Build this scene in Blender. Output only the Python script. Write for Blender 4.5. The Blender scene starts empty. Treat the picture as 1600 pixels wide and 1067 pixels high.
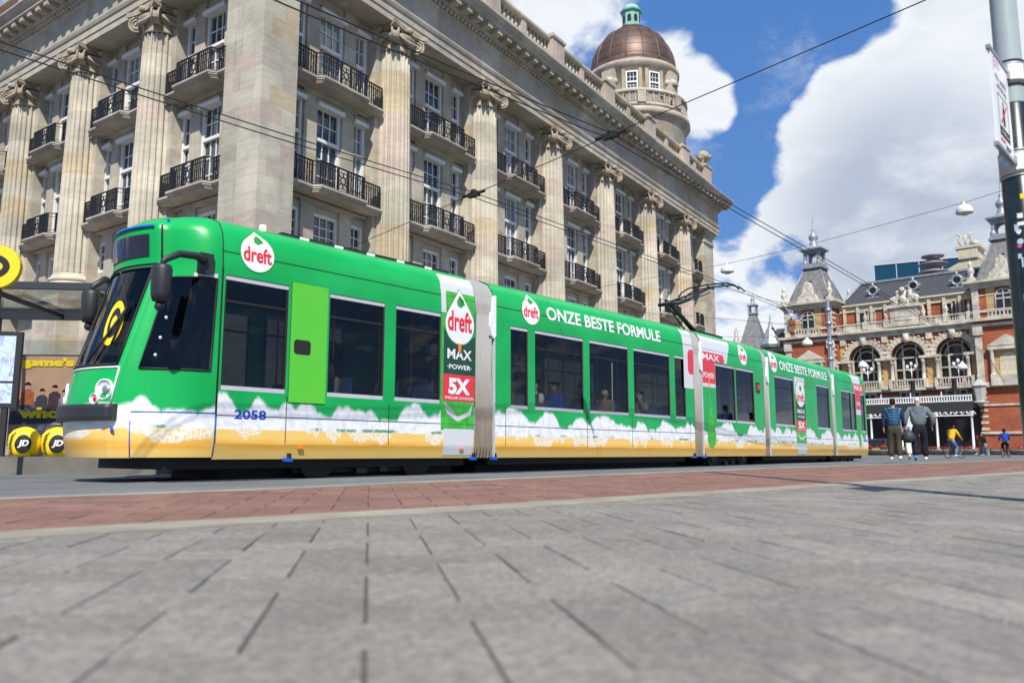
import bpy, bmesh, math, random
from math import sin, cos, pi, radians as R, sqrt, atan2, floor
from mathutils import Vector, Matrix
random.seed(7)
S = bpy.context.scene
COL = S.collection

# ------------------------------------------------------------------ camera
cam = bpy.data.cameras.new("camera"); camo = bpy.data.objects.new("camera", cam); COL.objects.link(camo)
camo.location = (0, 0, 0.30); camo.rotation_euler = (R(90 + 7.95), 0, 0)
cam.sensor_width = 36; cam.lens = 28.125; cam.clip_start = 0.05; cam.clip_end = 3000
cam.dof.use_dof = True; cam.dof.focus_distance = 15.0; cam.dof.aperture_fstop = 2.3
S.camera = camo

# ------------------------------------------------------------------ light
SUN_AZ, SUN_EL = 177.0, 51.0
EXPOSURE = 0.32
sv = Vector((sin(R(SUN_AZ)) * cos(R(SUN_EL)), cos(R(SUN_AZ)) * cos(R(SUN_EL)), sin(R(SUN_EL))))
sun = bpy.data.lights.new("sun", 'SUN'); sun.energy = 4.9; sun.angle = R(0.53); sun.color = (1.0, 0.955, 0.88)
suno = bpy.data.objects.new("sun", sun); COL.objects.link(suno); suno.rotation_euler = sv.to_track_quat('Z', 'Y').to_euler()
S.view_settings.view_transform = 'Standard'; S.view_settings.look = 'None'
S.view_settings.exposure = EXPOSURE; S.view_settings.gamma = 1.0; S.view_settings.use_curve_mapping = False

W = bpy.data.worlds.new("World"); S.world = W; W.use_nodes = True
wt = W.node_tree; wt.nodes.clear()
class NT:
    """tiny node helper"""
    def __init__(s, t): s.t = t
    def n(s, typ, **kw):
        nd = s.t.nodes.new(typ)
        for k, v in kw.items(): setattr(nd, k, v)
        return nd
    def put(s, nd, key, val):
        if val is None: return
        i = nd.inputs[key]
        if isinstance(val, bpy.types.NodeSocket): s.t.links.new(val, i)
        else: i.default_value = val
    def m(s, op, a, b=None, c=None, clamp=False):
        nd = s.n('ShaderNodeMath', operation=op, use_clamp=clamp)
        for i, v in enumerate((a, b, c)): s.put(nd, i, v)
        return nd.outputs[0]
    def vm(s, op, a, b=None):
        nd = s.n('ShaderNodeVectorMath', operation=op); s.put(nd, 0, a); s.put(nd, 1, b)
        return nd.outputs['Value'] if op in ('DOT_PRODUCT', 'LENGTH', 'DISTANCE') else nd.outputs[0]
    def noise(s, vec, scale, detail=3, rough=.5, out=0, dim='3D'):
        nd = s.n('ShaderNodeTexNoise', noise_dimensions=dim)
        if vec is not None: s.put(nd, 'Vector', vec)
        s.put(nd, 'Scale', scale); s.put(nd, 'Detail', detail); s.put(nd, 'Roughness', rough)
        return nd.outputs[out]
    def sm(s, x, a, b, lo=0., hi=1.):
        nd = s.n('ShaderNodeMapRange', interpolation_type='SMOOTHSTEP')
        s.put(nd, 0, x); s.put(nd, 1, a); s.put(nd, 2, b); s.put(nd, 3, lo); s.put(nd, 4, hi)
        return nd.outputs[0]
    def mix(s, fac, a, b, mode='MIX'):
        nd = s.n('ShaderNodeMix', data_type='RGBA', blend_type=mode)
        s.put(nd, 0, fac); s.put(nd, 6, a); s.put(nd, 7, b); return nd.outputs[2]
    def sep(s, v):
        nd = s.n('ShaderNodeSeparateXYZ'); s.put(nd, 0, v); return nd.outputs
    def comb(s, x, y, z=0.):
        nd = s.n('ShaderNodeCombineXYZ'); s.put(nd, 0, x); s.put(nd, 1, y); s.put(nd, 2, z); return nd.outputs[0]
def c4(c): return (c[0], c[1], c[2], 1.0)

def build_world():
    t = NT(wt)
    out = t.n('ShaderNodeOutputWorld'); bg = t.n('ShaderNodeBackground'); t.put(bg, 'Strength', 0.10)
    wt.links.new(bg.outputs[0], out.inputs[0])
    sky = t.n('ShaderNodeTexSky', sky_type='NISHITA'); sky.sun_disc = False
    sky.sun_elevation = R(SUN_EL); sky.sun_rotation = R(SUN_AZ); sky.air_density = 1.0; sky.dust_density = 0.4; sky.ozone_density = 2.0
    d = t.vm('NORMALIZE', t.n('ShaderNodeTexCoord').outputs['Generated'])
    x, y, z = t.sep(d)[:3]
    zz = t.m('ADD', t.m('MAXIMUM', z, 0.0), 0.35)
    p = t.comb(t.m('DIVIDE', x, zz), t.m('DIVIDE', y, zz), t.m('MULTIPLY', z, 0.6))
    warp = t.noise(p, 2.6, 4, .55, out=1)
    pw = t.vm('ADD', p, t.vm('MULTIPLY', t.vm('SUBTRACT', warp, (.5, .5, .5)), (.30, .30, .30)))
    n1 = t.noise(pw, 2.1, 9, .56)
    def blob(px, py, rad, soft=0.5):
        a = (px - 800) / 1250; b = (533.5 - py) / 1250
        cp, sp = cos(R(7.95)), sin(R(7.95))
        v = Vector((a, cp - b * sp, sp + b * cp)).normalized()
        dist = t.vm('DISTANCE', d, tuple(v))
        return t.sm(dist, rad * soft, rad, 1.0, 0.0)
    n1b = t.noise(pw, 8.0, 10, .66)
    vb = t.n('ShaderNodeTexVoronoi', feature='SMOOTH_F1'); t.put(vb, 'Vector', t.vm('ADD', pw, t.vm('MULTIPLY', t.noise(p, 14., 4, .6, out=1), (.07, .07, .07)))); t.put(vb, 'Scale', 13.); vb.inputs['Smoothness'].default_value = .4
    puff = t.m('MULTIPLY', t.m('SUBTRACT', .42, vb.outputs['Distance']), .16)
    cov = t.m('ADD', t.m('ADD', t.m('ADD', n1, puff), t.m('MULTIPLY', t.m('SUBTRACT', n1b, .5), .30)), 0.035)
    for px, py, rad, wgt in ((1430, 240, .22, .17), (1590, 90, .22, .16), (1290, 300, .12, .10), (1040, 130, .10, .16), (1125, 160, .045, .12), (900, 30, .09, .16), (1150, 470, .12, .12), (1390, 420, .12, .04),
                             (1240, 30, .115, -.26), (1330, 0, .075, -.22), (1150, 40, .07, -.20), (1205, 130, .05, -.22), (1180, 195, .035, -.16), (1060, 0, .05, -.10), (1130, 260, .05, -.10), (1110, 330, .03, -.08), (1395, 25, .03, -.12), (1240, 400, .045, -.22), (1335, 385, .045, -.20), (1280, 440, .04, -.18), (1190, 215, .05, -.12), (1150, 300, .06, -.20), (1140, 380, .035, -.16), (1190, 420, .03, -.12), (1400, 345, .03, -.08), (1150, 10, .02, .08)):
        cov = t.m('ADD', cov, t.m('MULTIPLY', blob(px, py, rad, .25), wgt))
    cov = t.m('SUBTRACT', cov, t.sm(y, .15, -.35, 0., .13))  # clouds thinned out of view behind the camera to lower the fill light
    mask = t.sm(cov, .485, .63)
    wisp = t.m('MULTIPLY', t.sm(t.noise(t.vm('MULTIPLY', pw, (1., 1., 1.)), 5.5, 9, .68), .50, .78), .35)
    mask = t.m('MAXIMUM', mask, wisp)
    thick = t.sm(cov, .56, .86)
    n2 = t.noise(pw, 4.2, 6, .6)
    grey = t.m('MULTIPLY', thick, t.sm(n2, .33, .62), clamp=True)
    g2 = t.m('MULTIPLY', blob(1420, 330, .20, .3), .85)
    grey = t.m('MAXIMUM', t.m('MULTIPLY', grey, .30), t.m('MULTIPLY', g2, t.sm(n2, .18, .58)))
    cl = t.mix(grey, (7.3, 7.6, 8.0, 1), (3.2, 3.85, 5.0, 1))
    hor = t.sm(z, .0, .12, 1.0, 0.0)
    blue = t.mix(.72, sky.outputs[0], (.62, 1.95, 5.3, 1))
    blue = t.mix(t.m('MULTIPLY', hor, .6), blue, (5.0, 5.6, 6.4, 1))
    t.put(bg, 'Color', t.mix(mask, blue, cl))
build_world()

# ------------------------------------------------------------------ materials
def newmat(name):
    m = bpy.data.materials.new(name); m.use_nodes = True
    return m, NT(m.node_tree), m.node_tree.nodes['Principled BSDF']
def P(name, col, rough=.6, metal=0., var=.0, vscale=3., spec=.5, coat=0., bump=0., bscale=30., coords='Object', emit=None):
    m, t, b = newmat(name)
    b.inputs['Roughness'].default_value = rough; b.inputs['Metallic'].default_value = metal
    b.inputs['Specular IOR Level'].default_value = spec; b.inputs['Coat Weight'].default_value = coat
    b.inputs['Base Color'].default_value = c4(col)
    if var or bump:
        tc = t.n('ShaderNodeTexCoord').outputs[coords]
    if var:
        n = t.noise(tc, vscale, 5, .6)
        k = t.sm(n, .25, .75, 1 - var, 1 + var)
        t.put(b, 'Base Color', t.mix(1.0, c4(col), t.comb(k, k, k), 'MULTIPLY'))
    if bump:
        bp = t.n('ShaderNodeBump'); t.put(bp, 'Strength', bump); t.put(bp, 'Distance', .02)
        t.put(bp, 'Height', t.noise(tc, bscale, 4, .6)); t.put(b, 'Normal', bp.outputs[0])
    if emit:
        b.inputs['Emission Color'].default_value = c4(emit[0]); b.inputs['Emission Strength'].default_value = emit[1]
    return m

def stone_mat(name, col, bw=1.5, bh=.62, var=.16, column=False, streak=True):
    m, t, b = newmat(name)
    oc = t.n('ShaderNodeTexCoord').outputs['Object']
    geo = t.n('ShaderNodeNewGeometry').outputs['Position']
    x, y, z = t.sep(oc)[:3]
    u = t.m('ADD', x, y)
    vz = t.sep(geo)[2]
    b.inputs['Roughness'].default_value = .82; b.inputs['Specular IOR Level'].default_value = .25
    wn = t.n('ShaderNodeTexWhiteNoise', noise_dimensions='2D')
    row = t.m('FLOOR', t.m('DIVIDE', vz, bh))
    rnd = t.n('ShaderNodeObjectInfo').outputs['Random']
    if column:
        t.put(wn, 'Vector', t.comb(row, t.m('MULTIPLY', rnd, 97.0)))
        fz = t.m('FRACT', t.m('DIVIDE', vz, bh))
        joint = t.m('MULTIPLY', t.m('LESS_THAN', fz, .016), .5)
    else:
        ux = t.m('ADD', t.m('DIVIDE', u, bw), t.m('MULTIPLY', t.m('MODULO', row, 2.0), .5))
        t.put(wn, 'Vector', t.comb(row, t.m('FLOOR', ux)))
        fz = t.m('FRACT', t.m('DIVIDE', vz, bh)); fx = t.m('FRACT', ux)
        joint = t.m('MAXIMUM', t.m('LESS_THAN', fz, .018), t.m('LESS_THAN', fx, .008))
    rv = wn.outputs[0]
    # block tints : grey-buff, pinkish, ochre
    base = t.mix(t.sm(rv, .0, .8), c4([c * (1 - var) for c in col]), c4([c * (1 + var * .6) for c in col]))
    pink = t.m('GREATER_THAN', rv, .80); och = t.m('LESS_THAN', rv, .10)
    base = t.mix(t.m('MULTIPLY', pink, .55), base, (col[0] * .88, col[1] * .74, col[2] * .80, 1))
    base = t.mix(t.m('MULTIPLY', och, .5), base, (col[0] * 1.08, col[1] * .92, col[2] * .66, 1))
    n = t.noise(geo, 1.1, 7, .62); n2 = t.noise(t.vm('MULTIPLY', geo, (1.6, 1.6, 9.0)), 1.0, 4, .6)
    k = t.m('MULTIPLY', t.sm(n, .2, .8, .80, 1.14), t.sm(n2, .25, .75, .90, 1.07))
    base = t.mix(1.0, base, t.comb(k, k, t.m('MULTIPLY', k, .985)), 'MULTIPLY')
    n4 = t.noise(geo, .35, 4, .6); k4 = t.sm(n4, .3, .7, .86, 1.08); base = t.mix(1.0, base, t.comb(k4, k4, k4), 'MULTIPLY')
    if streak:   # rain streaks / soot, vertical
        n3 = t.noise(t.vm('MULTIPLY', geo, (2.2, 2.2, .16)), 1.0, 5, .6)
        base = t.mix(t.sm(n3, .56, .78, 0., .42), base, (col[0] * .42, col[1] * .42, col[2] * .42, 1))
    base = t.mix(t.m('MULTIPLY', joint, .35), base, (col[0] * .35, col[1] * .33, col[2] * .30, 1))
    t.put(b, 'Base Color', base)
    bp = t.n('ShaderNodeBump'); t.put(bp, 'Strength', .25); t.put(bp, 'Distance', .02); t.put(bp, 'Height', t.noise(geo, 14., 5, .65)); t.put(b, 'Normal', bp.outputs[0])
    return m

def glass_mat(name, tint=(.18, .2, .2), rough=.02, ior=1.5):
    m = bpy.data.materials.new(name); m.use_nodes = True; tr = m.node_tree; tr.nodes.clear(); t = NT(tr)
    o = t.n('ShaderNodeOutputMaterial'); mx = t.n('ShaderNodeMixShader'); tp = t.n('ShaderNodeBsdfTransparent'); gl = t.n('ShaderNodeBsdfGlossy')
    tp.inputs[0].default_value = c4(tint); gl.inputs['Roughness'].default_value = rough
    lw = t.n('ShaderNodeLayerWeight'); lw.inputs[0].default_value = .5
    fr = t.m('ADD', .045, t.m('MULTIPLY', t.m('POWER', lw.outputs['Facing'], 4.5), .9)); tr.links.new(fr, mx.inputs[0]); tr.links.new(tp.outputs[0], mx.inputs[1]); tr.links.new(gl.outputs[0], mx.inputs[2]); tr.links.new(mx.outputs[0], o.inputs[0])
    return m

STONE = (.485, .440, .358)
M = {}
M['stone'] = stone_mat('buff sandstone ashlar', STONE)
M['colstone'] = stone_mat('column drum sandstone', (.530, .482, .392), bh=.92, column=True, streak=False)
M['trim'] = stone_mat('weathered cornice stone', (.465, .422, .348), bw=2.2, bh=5.0)
M['carve'] = P('carved stone', (.36, .30, .22), .85, var=.25, vscale=4, bump=.3)
M['iron'] = P('black wrought iron', (.018, .020, .024), .45, .3)
M['whitepaint'] = P('white window paint', (.76, .76, .74), .45, var=.05)
M['bronze'] = P('brown copper roof', (.115, .068, .052), .48, .35, var=.22, vscale=1.2, bump=.1)
M['verdigris'] = P('verdigris copper', (.22, .47, .38), .6, var=.18, vscale=2.)
M['dark'] = P('dark interior', (.012, .012, .013), .8)
M['black'] = P('black plastic', (.022, .023, .026), .5, var=.15)
M['rubber'] = P('black rubber', (.012, .012, .012), .7)
M['steel'] = P('galvanised steel', (.42, .44, .46), .42, .7, var=.1, vscale=8)
M['grey'] = P('light grey frame', (.50, .52, .55), .5, var=.05)
M['white'] = P('white paint', (.80, .80, .80), .35)
M['red'] = P('red print', (.72, .035, .055), .4)
M['redletter'] = P('red lettering', (.70, .02, .04), .4)
M['green'] = P('green paint', (.004, .32, .07), .30, var=.03, coat=.3)
M['lime'] = P('lime green print', (.10, .55, .03), .3, coat=.3)
M['leaf'] = P('leaf green print', (.03, .32, .05), .35, var=.2, vscale=6)
M['bottlegreen'] = P('bottle green print', (.05, .42, .045), .3, var=.25, vscale=5)
M['labeldark'] = P('dark green label', (.012, .065, .035), .4, var=.2)
M['blueletter'] = P('blue lettering', (.012, .045, .50), .4)
M['bluepaint'] = P('blue paint', (.01, .10, .55), .35)
M['orange'] = P('orange reflector', (.85, .25, .01), .3)
M['yellow'] = P('yellow print', (.85, .62, .015), .5, var=.06, vscale=5)
M['lightgrey'] = P('pale grey print', (.62, .64, .66), .4)
M['slate'] = P('slate roof', (.050, .053, .060), .55, var=.25, vscale=6, bump=.3)
M['zinc'] = P('zinc sheet', (.30, .32, .34), .5, .3, var=.2)
M['asphalt'] = P('asphalt', (.105, .112, .112), .9, var=.18, vscale=2.2, bump=.5, bscale=120, coords='Generated')
M['tramglass'] = glass_mat('tinted tram glass', (.46, .49, .49)); M['farglass'] = glass_mat('dark far side glass', (.10, .11, .11))
M['clearglass'] = glass_mat('clear glass', (.85, .88, .87))
M['skin'] = P('skin', (.48, .27, .19), .55)
M['skin2'] = P('brown skin', (.22, .11, .07), .55)

def pane_mat():
    m, t, b = newmat('window pane')
    r = t.n('ShaderNodeObjectInfo').outputs['Random']
    oc = t.n('ShaderNodeTexCoord').outputs['Object']
    z = t.sep(oc)[2]
    cur = t.m('MULTIPLY', t.m('GREATER_THAN', t.m('FRACT', t.m('MULTIPLY', r, 7.31)), .62), t.m('GREATER_THAN', z, t.m('MULTIPLY', r, 1.6)))
    t.put(b, 'Base Color', t.mix(t.m('MULTIPLY', cur, .6), (.022, .030, .038, 1), (.32, .33, .33, 1)))
    b.inputs['Roughness'].default_value = .04; b.inputs['Specular IOR Level'].default_value = .9
    bp = t.n('ShaderNodeBump'); t.put(bp, 'Strength', .06); t.put(bp, 'Distance', .05); t.put(bp, 'Height', t.noise(oc, 1.3, 1)); t.put(b, 'Normal', bp.outputs[0])
    return m
M['pane'] = pane_mat()

# ------------------------------------------------------------------ mesh building
class MB:
    def __init__(s): s.v = []; s.f = []; s.mi = []; s.sm = []
    def add(s, vs, fs, mi=0, smooth=False, xf=None):
        b = len(s.v)
        s.v += [tuple(xf(*p)) if xf else tuple(p) for p in vs]
        s.f += [tuple(i + b for i in f) for f in fs]; s.mi += [mi] * len(fs); s.sm += [smooth] * len(fs)
        return s
    def box(s, x0, x1, y0, y1, z0, z1, mi=0, xf=None):
        vs = [(x0, y0, z0), (x1, y0, z0), (x1, y1, z0), (x0, y1, z0), (x0, y0, z1), (x1, y0, z1), (x1, y1, z1), (x0, y1, z1)]
        return s.add(vs, [(0, 3, 2, 1), (4, 5, 6, 7), (0, 1, 5, 4), (1, 2, 6, 5), (2, 3, 7, 6), (3, 0, 4, 7)], mi, False, xf)
    def quad(s, a, b, c, d, mi=0): return s.add([a, b, c, d], [(0, 1, 2, 3)], mi)
    def ext(s, poly, z0, z1, mi=0, smooth=False):          # poly in xy extruded in z
        n = len(poly); vs = [(x, y, z0) for x, y in poly] + [(x, y, z1) for x, y in poly]
        return s.add(vs, [tuple(range(n))[::-1], tuple(range(n, 2 * n))], mi).add(vs, [(i, (i + 1) % n, n + (i + 1) % n, n + i) for i in range(n)], mi, smooth)
    def exty(s, poly, y0, y1, mi=0, smooth=False):         # poly in xz extruded in y
        n = len(poly); vs = [(x, y0, z) for x, z in poly] + [(x, y1, z) for x, z in poly]
        return s.add(vs, [tuple(range(n)), tuple(range(n, 2 * n))[::-1]], mi).add(vs, [(i, n + i, n + (i + 1) % n, (i + 1) % n) for i in range(n)], mi, smooth)
    def tube(s, pts, r, n=6, mi=0, caps=True, smooth=True):
        pts = [Vector(p) for p in pts]; N = len(pts); rs = r if isinstance(r, (list, tuple)) else [r] * N
        vs = []; up = Vector((0, 0, 1)); pu = None
        for i, p in enumerate(pts):
            d = (pts[min(i + 1, N - 1)] - pts[max(i - 1, 0)]).normalized()
            if pu is None:
                a = up if abs(d.z) < .95 else Vector((1, 0, 0)); u = d.cross(a).normalized()
            else:
                u = (pu - d * pu.dot(d)).normalized()
            pu = u; w = d.cross(u)
            vs += [tuple(p + (u * cos(2 * pi * k / n) + w * sin(2 * pi * k / n)) * rs[i]) for k in range(n)]
        fs = [(i * n + k, i * n + (k + 1) % n, (i + 1) * n + (k + 1) % n, (i + 1) * n + k) for i in range(N - 1) for k in range(n)]
        s.add(vs, fs, mi, smooth)
        if caps: s.add(vs[:n] + vs[-n:], [tuple(range(n))[::-1], tuple(range(n, 2 * n))], mi)
        return s
    def lathe(s, prof, n=16, cx=0, cy=0, mi=0, smooth=True, a0=0., a1=2 * pi, rz=1.0, xf=None):
        full = abs(a1 - a0 - 2 * pi) < 1e-6; k = n if full else n + 1
        vs = [(cx + r * cos(a0 + (a1 - a0) * j / n), cy + r * rz * sin(a0 + (a1 - a0) * j / n), z) for r, z in prof for j in range(k)]
        fs = []
        for i in range(len(prof) - 1):
            for j in range(n if full else n):
                j2 = (j + 1) % k
                fs.append((i * k + j, i * k + j2, (i + 1) * k + j2, (i + 1) * k + j))
        return s.add(vs, fs, mi, smooth, xf)
    def ball(s, c, r, n=10, mi=0, sc=(1, 1, 1), xf=None):
        prof = [(max(1e-4, sin(pi * i / 7)), -cos(pi * i / 7)) for i in range(8)]
        vs = [(c[0] + q * cos(2 * pi * j / n) * r * sc[0], c[1] + q * sin(2 * pi * j / n) * r * sc[1], c[2] + z * r * sc[2]) for q, z in prof for j in range(n)]
        fs = [(i * n + j, i * n + (j + 1) % n, (i + 1) * n + (j + 1) % n, (i + 1) * n + j) for i in range(7) for j in range(n)]
        return s.add(vs, fs, mi, True, xf)
    def sweep(s, path, prof, mi=0, closed=False):
        """prof: (outward, z); outward is to the right of the direction of travel. mitred."""
        n = len(path); rows = []
        for i in range(n):
            p = Vector(path[i]).to_2d() if len(path[i]) > 2 else Vector(path[i])
            ds = []
            if i > 0 or closed: ds.append((Vector(path[i]) - Vector(path[i - 1])).normalized())
            if i < n - 1 or closed: ds.append((Vector(path[(i + 1) % n]) - Vector(path[i])).normalized())
            ns = [Vector((d.y, -d.x)) for d in ds]
            m = ns[0] if len(ns) == 1 else (ns[0] + ns[1]) / (1 + ns[0].dot(ns[1]))
            rows.append([(p.x + m.x * o, p.y + m.y * o, z) for o, z in prof])
        k = len(prof); vs = [q for r in rows for q in r]; fs = []
        for i in range(n if closed else n - 1):
            for j in range(k - 1):
                a = i * k + j; b2 = ((i + 1) % n) * k + j
                fs.append((a, b2, b2 + 1, a + 1))
        s.add(vs, fs, mi)
        if not closed: s.add(rows[0] + rows[-1], [tuple(range(k)), tuple(range(k, 2 * k))[::-1]], mi)
        return s
    def mesh(s, name, mats, recalc=True):
        me = bpy.data.meshes.new(name); me.from_pydata(s.v, [], s.f)
        for m in (mats if isinstance(mats, (list, tuple)) else [mats]): me.materials.append(M[m] if isinstance(m, str) else m)
        me.polygons.foreach_set('material_index', s.mi); me.polygons.foreach_set('use_smooth', s.sm)
        if recalc:
            bm = bmesh.new(); bm.from_mesh(me); bmesh.ops.remove_doubles(bm, verts=bm.verts, dist=1e-5); bmesh.ops.recalc_face_normals(bm, faces=bm.faces); bm.to_mesh(me); bm.free()
        me.update(); return me
    def build(s, name, mats, parent=None, loc=(0, 0, 0), rz=0., recalc=True):
        return put(s.mesh(name, mats, recalc), name, parent, loc, rz)
def put(me, name, parent=None, loc=(0, 0, 0), rz=0., rot=None):
    o = bpy.data.objects.new(name, me); COL.objects.link(o)
    o.parent = parent; o.location = loc; o.rotation_euler = rot if rot else (0, 0, rz)
    return o
def tag(o, label, cat, group=None):
    o['label'] = label; o['category'] = cat
    if group: o['group'] = group
    return o
def thing(name, label, cat, loc=(0, 0, 0), rz=0., group=None):
    o = bpy.data.objects.new(name, None); COL.objects.link(o); o.location = loc; o.rotation_euler = (0, 0, rz)
    o.empty_display_size = .3
    return tag(o, label, cat, group)
def struct(o): o['kind'] = 'structure'; return o

_fonts = {}
def text2d(body, w=None, h=None, bold=0.0, align=True):
    """filled text outline as (verts2d, faces), fitted to box w x h with origin at lower left"""
    cu = bpy.data.curves.new('t', 'FONT'); cu.body = body; cu.offset = bold; cu.resolution_u = 4
    o = bpy.data.objects.new('t', cu); COL.objects.link(o)
    dg = bpy.context.evaluated_depsgraph_get(); me = bpy.data.meshes.new_from_object(o.evaluated_get(dg))
    vs = [(v.co.x, v.co.y) for v in me.vertices]; fs = [tuple(p.vertices) for p in me.polygons]
    bpy.data.objects.remove(o); bpy.data.curves.remove(cu); bpy.data.meshes.remove(me)
    x0 = min(v[0] for v in vs); x1 = max(v[0] for v in vs); y0 = min(v[1] for v in vs); y1 = max(v[1] for v in vs)
    sx = sy = None
    if w: sx = w / (x1 - x0)
    if h: sy = h / (y1 - y0)
    sx = sx or sy; sy = sy or sx
    return [((x - x0) * sx, (y - y0) * sy) for x, y in vs], fs
def cut2d(vs, fs, step):
    """slice a flat 2D mesh horizontally every step so that it can follow a curved panel"""
    bm = bmesh.new(); bv = [bm.verts.new((x, y, 0)) for x, y in vs]
    for f in fs:
        try: bm.faces.new([bv[i] for i in f])
        except ValueError: pass
    y0 = min(v[1] for v in vs); y1 = max(v[1] for v in vs); y = y0 + step
    while y < y1:
        bmesh.ops.bisect_plane(bm, geom=bm.verts[:] + bm.edges[:] + bm.faces[:], plane_co=(0, y, 0), plane_no=(0, 1, 0)); y += step
    bm.verts.index_update()
    r = [(v.co.x, v.co.y) for v in bm.verts], [tuple(v.index for v in f.verts) for f in bm.faces]
    bm.free(); return r
def poly2d(pts): return list(pts), [tuple(range(len(pts)))]

# ------------------------------------------------------------------ ground
SL = 0.003
def gz(y): return SL * y
def sloped(mb, poly, dz, mi=0):
    return mb.add([(x, y, gz(y) + dz) for x, y in poly], [tuple(range(len(poly)))], mi)
def asphalt_mat():
    m, t, b = newmat('worn asphalt')
    g = t.n('ShaderNodeNewGeometry').outputs['Position']
    k = t.m('MULTIPLY', t.sm(t.noise(g, .5, 5, .6), .3, .7, .82, 1.15), t.sm(t.noise(g, 60., 3, .7), .2, .8, .75, 1.25))
    # long worn strips along the tracks
    u = t.vm('DOT_PRODUCT', g, (.7518, -.6593, 0))
    st = t.noise(t.comb(u, t.m('MULTIPLY', t.vm('DOT_PRODUCT', g, (.6593, .7518, 0)), .04), 0.), 1.7, 3, .6)
    k = t.m('MULTIPLY', k, t.sm(st, .3, .7, .85, 1.12))
    t.put(b, 'Base Color', t.mix(1.0, (.135, .142, .143, 1), t.comb(k, k, k), 'MULTIPLY'))
    b.inputs['Roughness'].default_value = .88; b.inputs['Specular IOR Level'].default_value = .3
    bp = t.n('ShaderNodeBump'); t.put(bp, 'Strength', .5); t.put(bp, 'Distance', .01); t.put(bp, 'Height', t.noise(g, 90., 3, .7)); t.put(b, 'Normal', bp.outputs[0])
    return m
M['asphalt'] = asphalt_mat()
def paver_mat(name, col, col2, speck):
    m, t, b = newmat(name)
    g = t.n('ShaderNodeNewGeometry').outputs['Position']
    at = t.n('ShaderNodeAttribute', attribute_name='tone').outputs['Fac']
    base = t.mix(at, c4(col), c4(col2))
    s1 = t.noise(g, 62., 4, .8); s2 = t.noise(g, 1.4, 5, .6); s3 = t.noise(g, 26., 4, .65)
    k = t.m('MULTIPLY', t.m('MULTIPLY', t.sm(s1, .25, .75, 1 - speck, 1 + speck), t.sm(s2, .25, .75, .84, 1.12)), t.sm(s3, .3, .7, .84, 1.13))
    base = t.mix(1.0, base, t.comb(k, k, k), 'MULTIPLY')
    vo = t.n('ShaderNodeTexVoronoi'); t.put(vo, 'Vector', g); t.put(vo, 'Scale', 2.1); vo.inputs['Randomness'].default_value = 1.0
    spot = t.m('LESS_THAN', t.m('ADD', vo.outputs['Distance'], t.m('MULTIPLY', t.noise(g, 18., 2), .06)), .085)   # trodden chewing gum and stains
    base = t.mix(t.m('MULTIPLY', spot, .45), base, c4([c * .35 for c in col]))
    t.put(b, 'Base Color', base)
    b.inputs['Roughness'].default_value = .8; b.inputs['Specular IOR Level'].default_value = .35
    bp = t.n('ShaderNodeBump'); t.put(bp, 'Strength', .45); t.put(bp, 'Distance', .004); t.put(bp, 'Height', t.noise(g, 160., 3, .7)); t.put(b, 'Normal', bp.outputs[0])
    return m
M['paver'] = paver_mat('grey concrete paver', (.184, .170, .145), (.236, .219, .188), .38)
M['redpaver'] = paver_mat('red brick paver', (.185, .098, .074), (.238, .130, .098), .2)
M['joint'] = P('sandy joint', (.082, .068, .050), .95, var=.3, vscale=8)
M['kerb'] = P('sandy concrete kerb', (.27, .24, .19), .9, var=.22, vscale=2.5, bump=.3, bscale=60, coords='Object')
M['kerbgrey'] = P('grey concrete kerb', (.155, .145, .125), .9, var=.22, vscale=2.0, bump=.3, bscale=40)
M['roadwhite'] = P('worn road paint', (.62, .61, .58), .8, var=.2, vscale=6)

near = [(-14.5, -8.85), (-1.9, 3.0), (-1.14, 3.68), (0, 4.62), (2.09, 6.65), (7.38, 11.68), (45, 47.5)]
far = [(-16, -7.0), (-3.19, 5.08), (-1.99, 6.32), (0, 8.76), (4.52, 14.0), (15.31, 25.2), (48, 60)]
def inpoly(x, y, poly):
    r = False; j = len(poly) - 1
    for i in range(len(poly)):
        (xi, yi), (xj, yj) = poly[i], poly[j]
        if (yi > y) != (yj > y) and x < (xj - xi) * (y - yi) / (yj - yi) + xi: r = not r
        j = i
    return r
def herringbone(poly, u, ang, dz, seed, joint=.0048):
    rnd = random.Random(seed); ca, sa = cos(ang), sin(ang)
    us = [x * ca + y * sa for x, y in poly]; vs_ = [-x * sa + y * ca for x, y in poly]
    V = []; F = []; T = []
    for i in range(int(floor(min(us) / u)) - 2, int(max(us) / u) + 2):
        for j in range(int(floor(min(vs_) / u)) - 2, int(max(vs_) / u) + 2):
            k = (i - j) % 4
            if k == 0: w, h = 2, 1
            elif k == 3: w, h = 1, 2
            else: continue
            cx, cy = (i + w / 2) * u, (j + h / 2) * u
            X, Y = cx * ca - cy * sa, cx * sa + cy * ca
            if not inpoly(X, Y, poly): continue
            if Y < -1.2 or (X * X + Y * Y) > 40 ** 2: continue
            hw, hh = w * u / 2 - joint / 2, h * u / 2 - joint / 2
            z = gz(Y) + dz + rnd.uniform(-.0012, .0012); tx, ty = rnd.uniform(-.006, .006), rnd.uniform(-.006, .006)
            b = len(V)
            for ins, zz in ((0, -.0045), (.0016, 0.)):
                for sx, sy in ((-1, -1), (1, -1), (1, 1), (-1, 1)):
                    lx, ly = sx * (hw - ins), sy * (hh - ins)
                    px, py = cx + lx, cy + ly
                    V.append((px * ca - py * sa, px * sa + py * ca, z + zz + lx * tx + ly * ty))
            F += [(b + 4, b + 5, b + 6, b + 7)] + [(b + q, b + (q + 1) % 4, b + 4 + (q + 1) % 4, b + 4 + q) for q in range(4)]
            T += [rnd.random()] * 8
    return V, F, T
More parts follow.
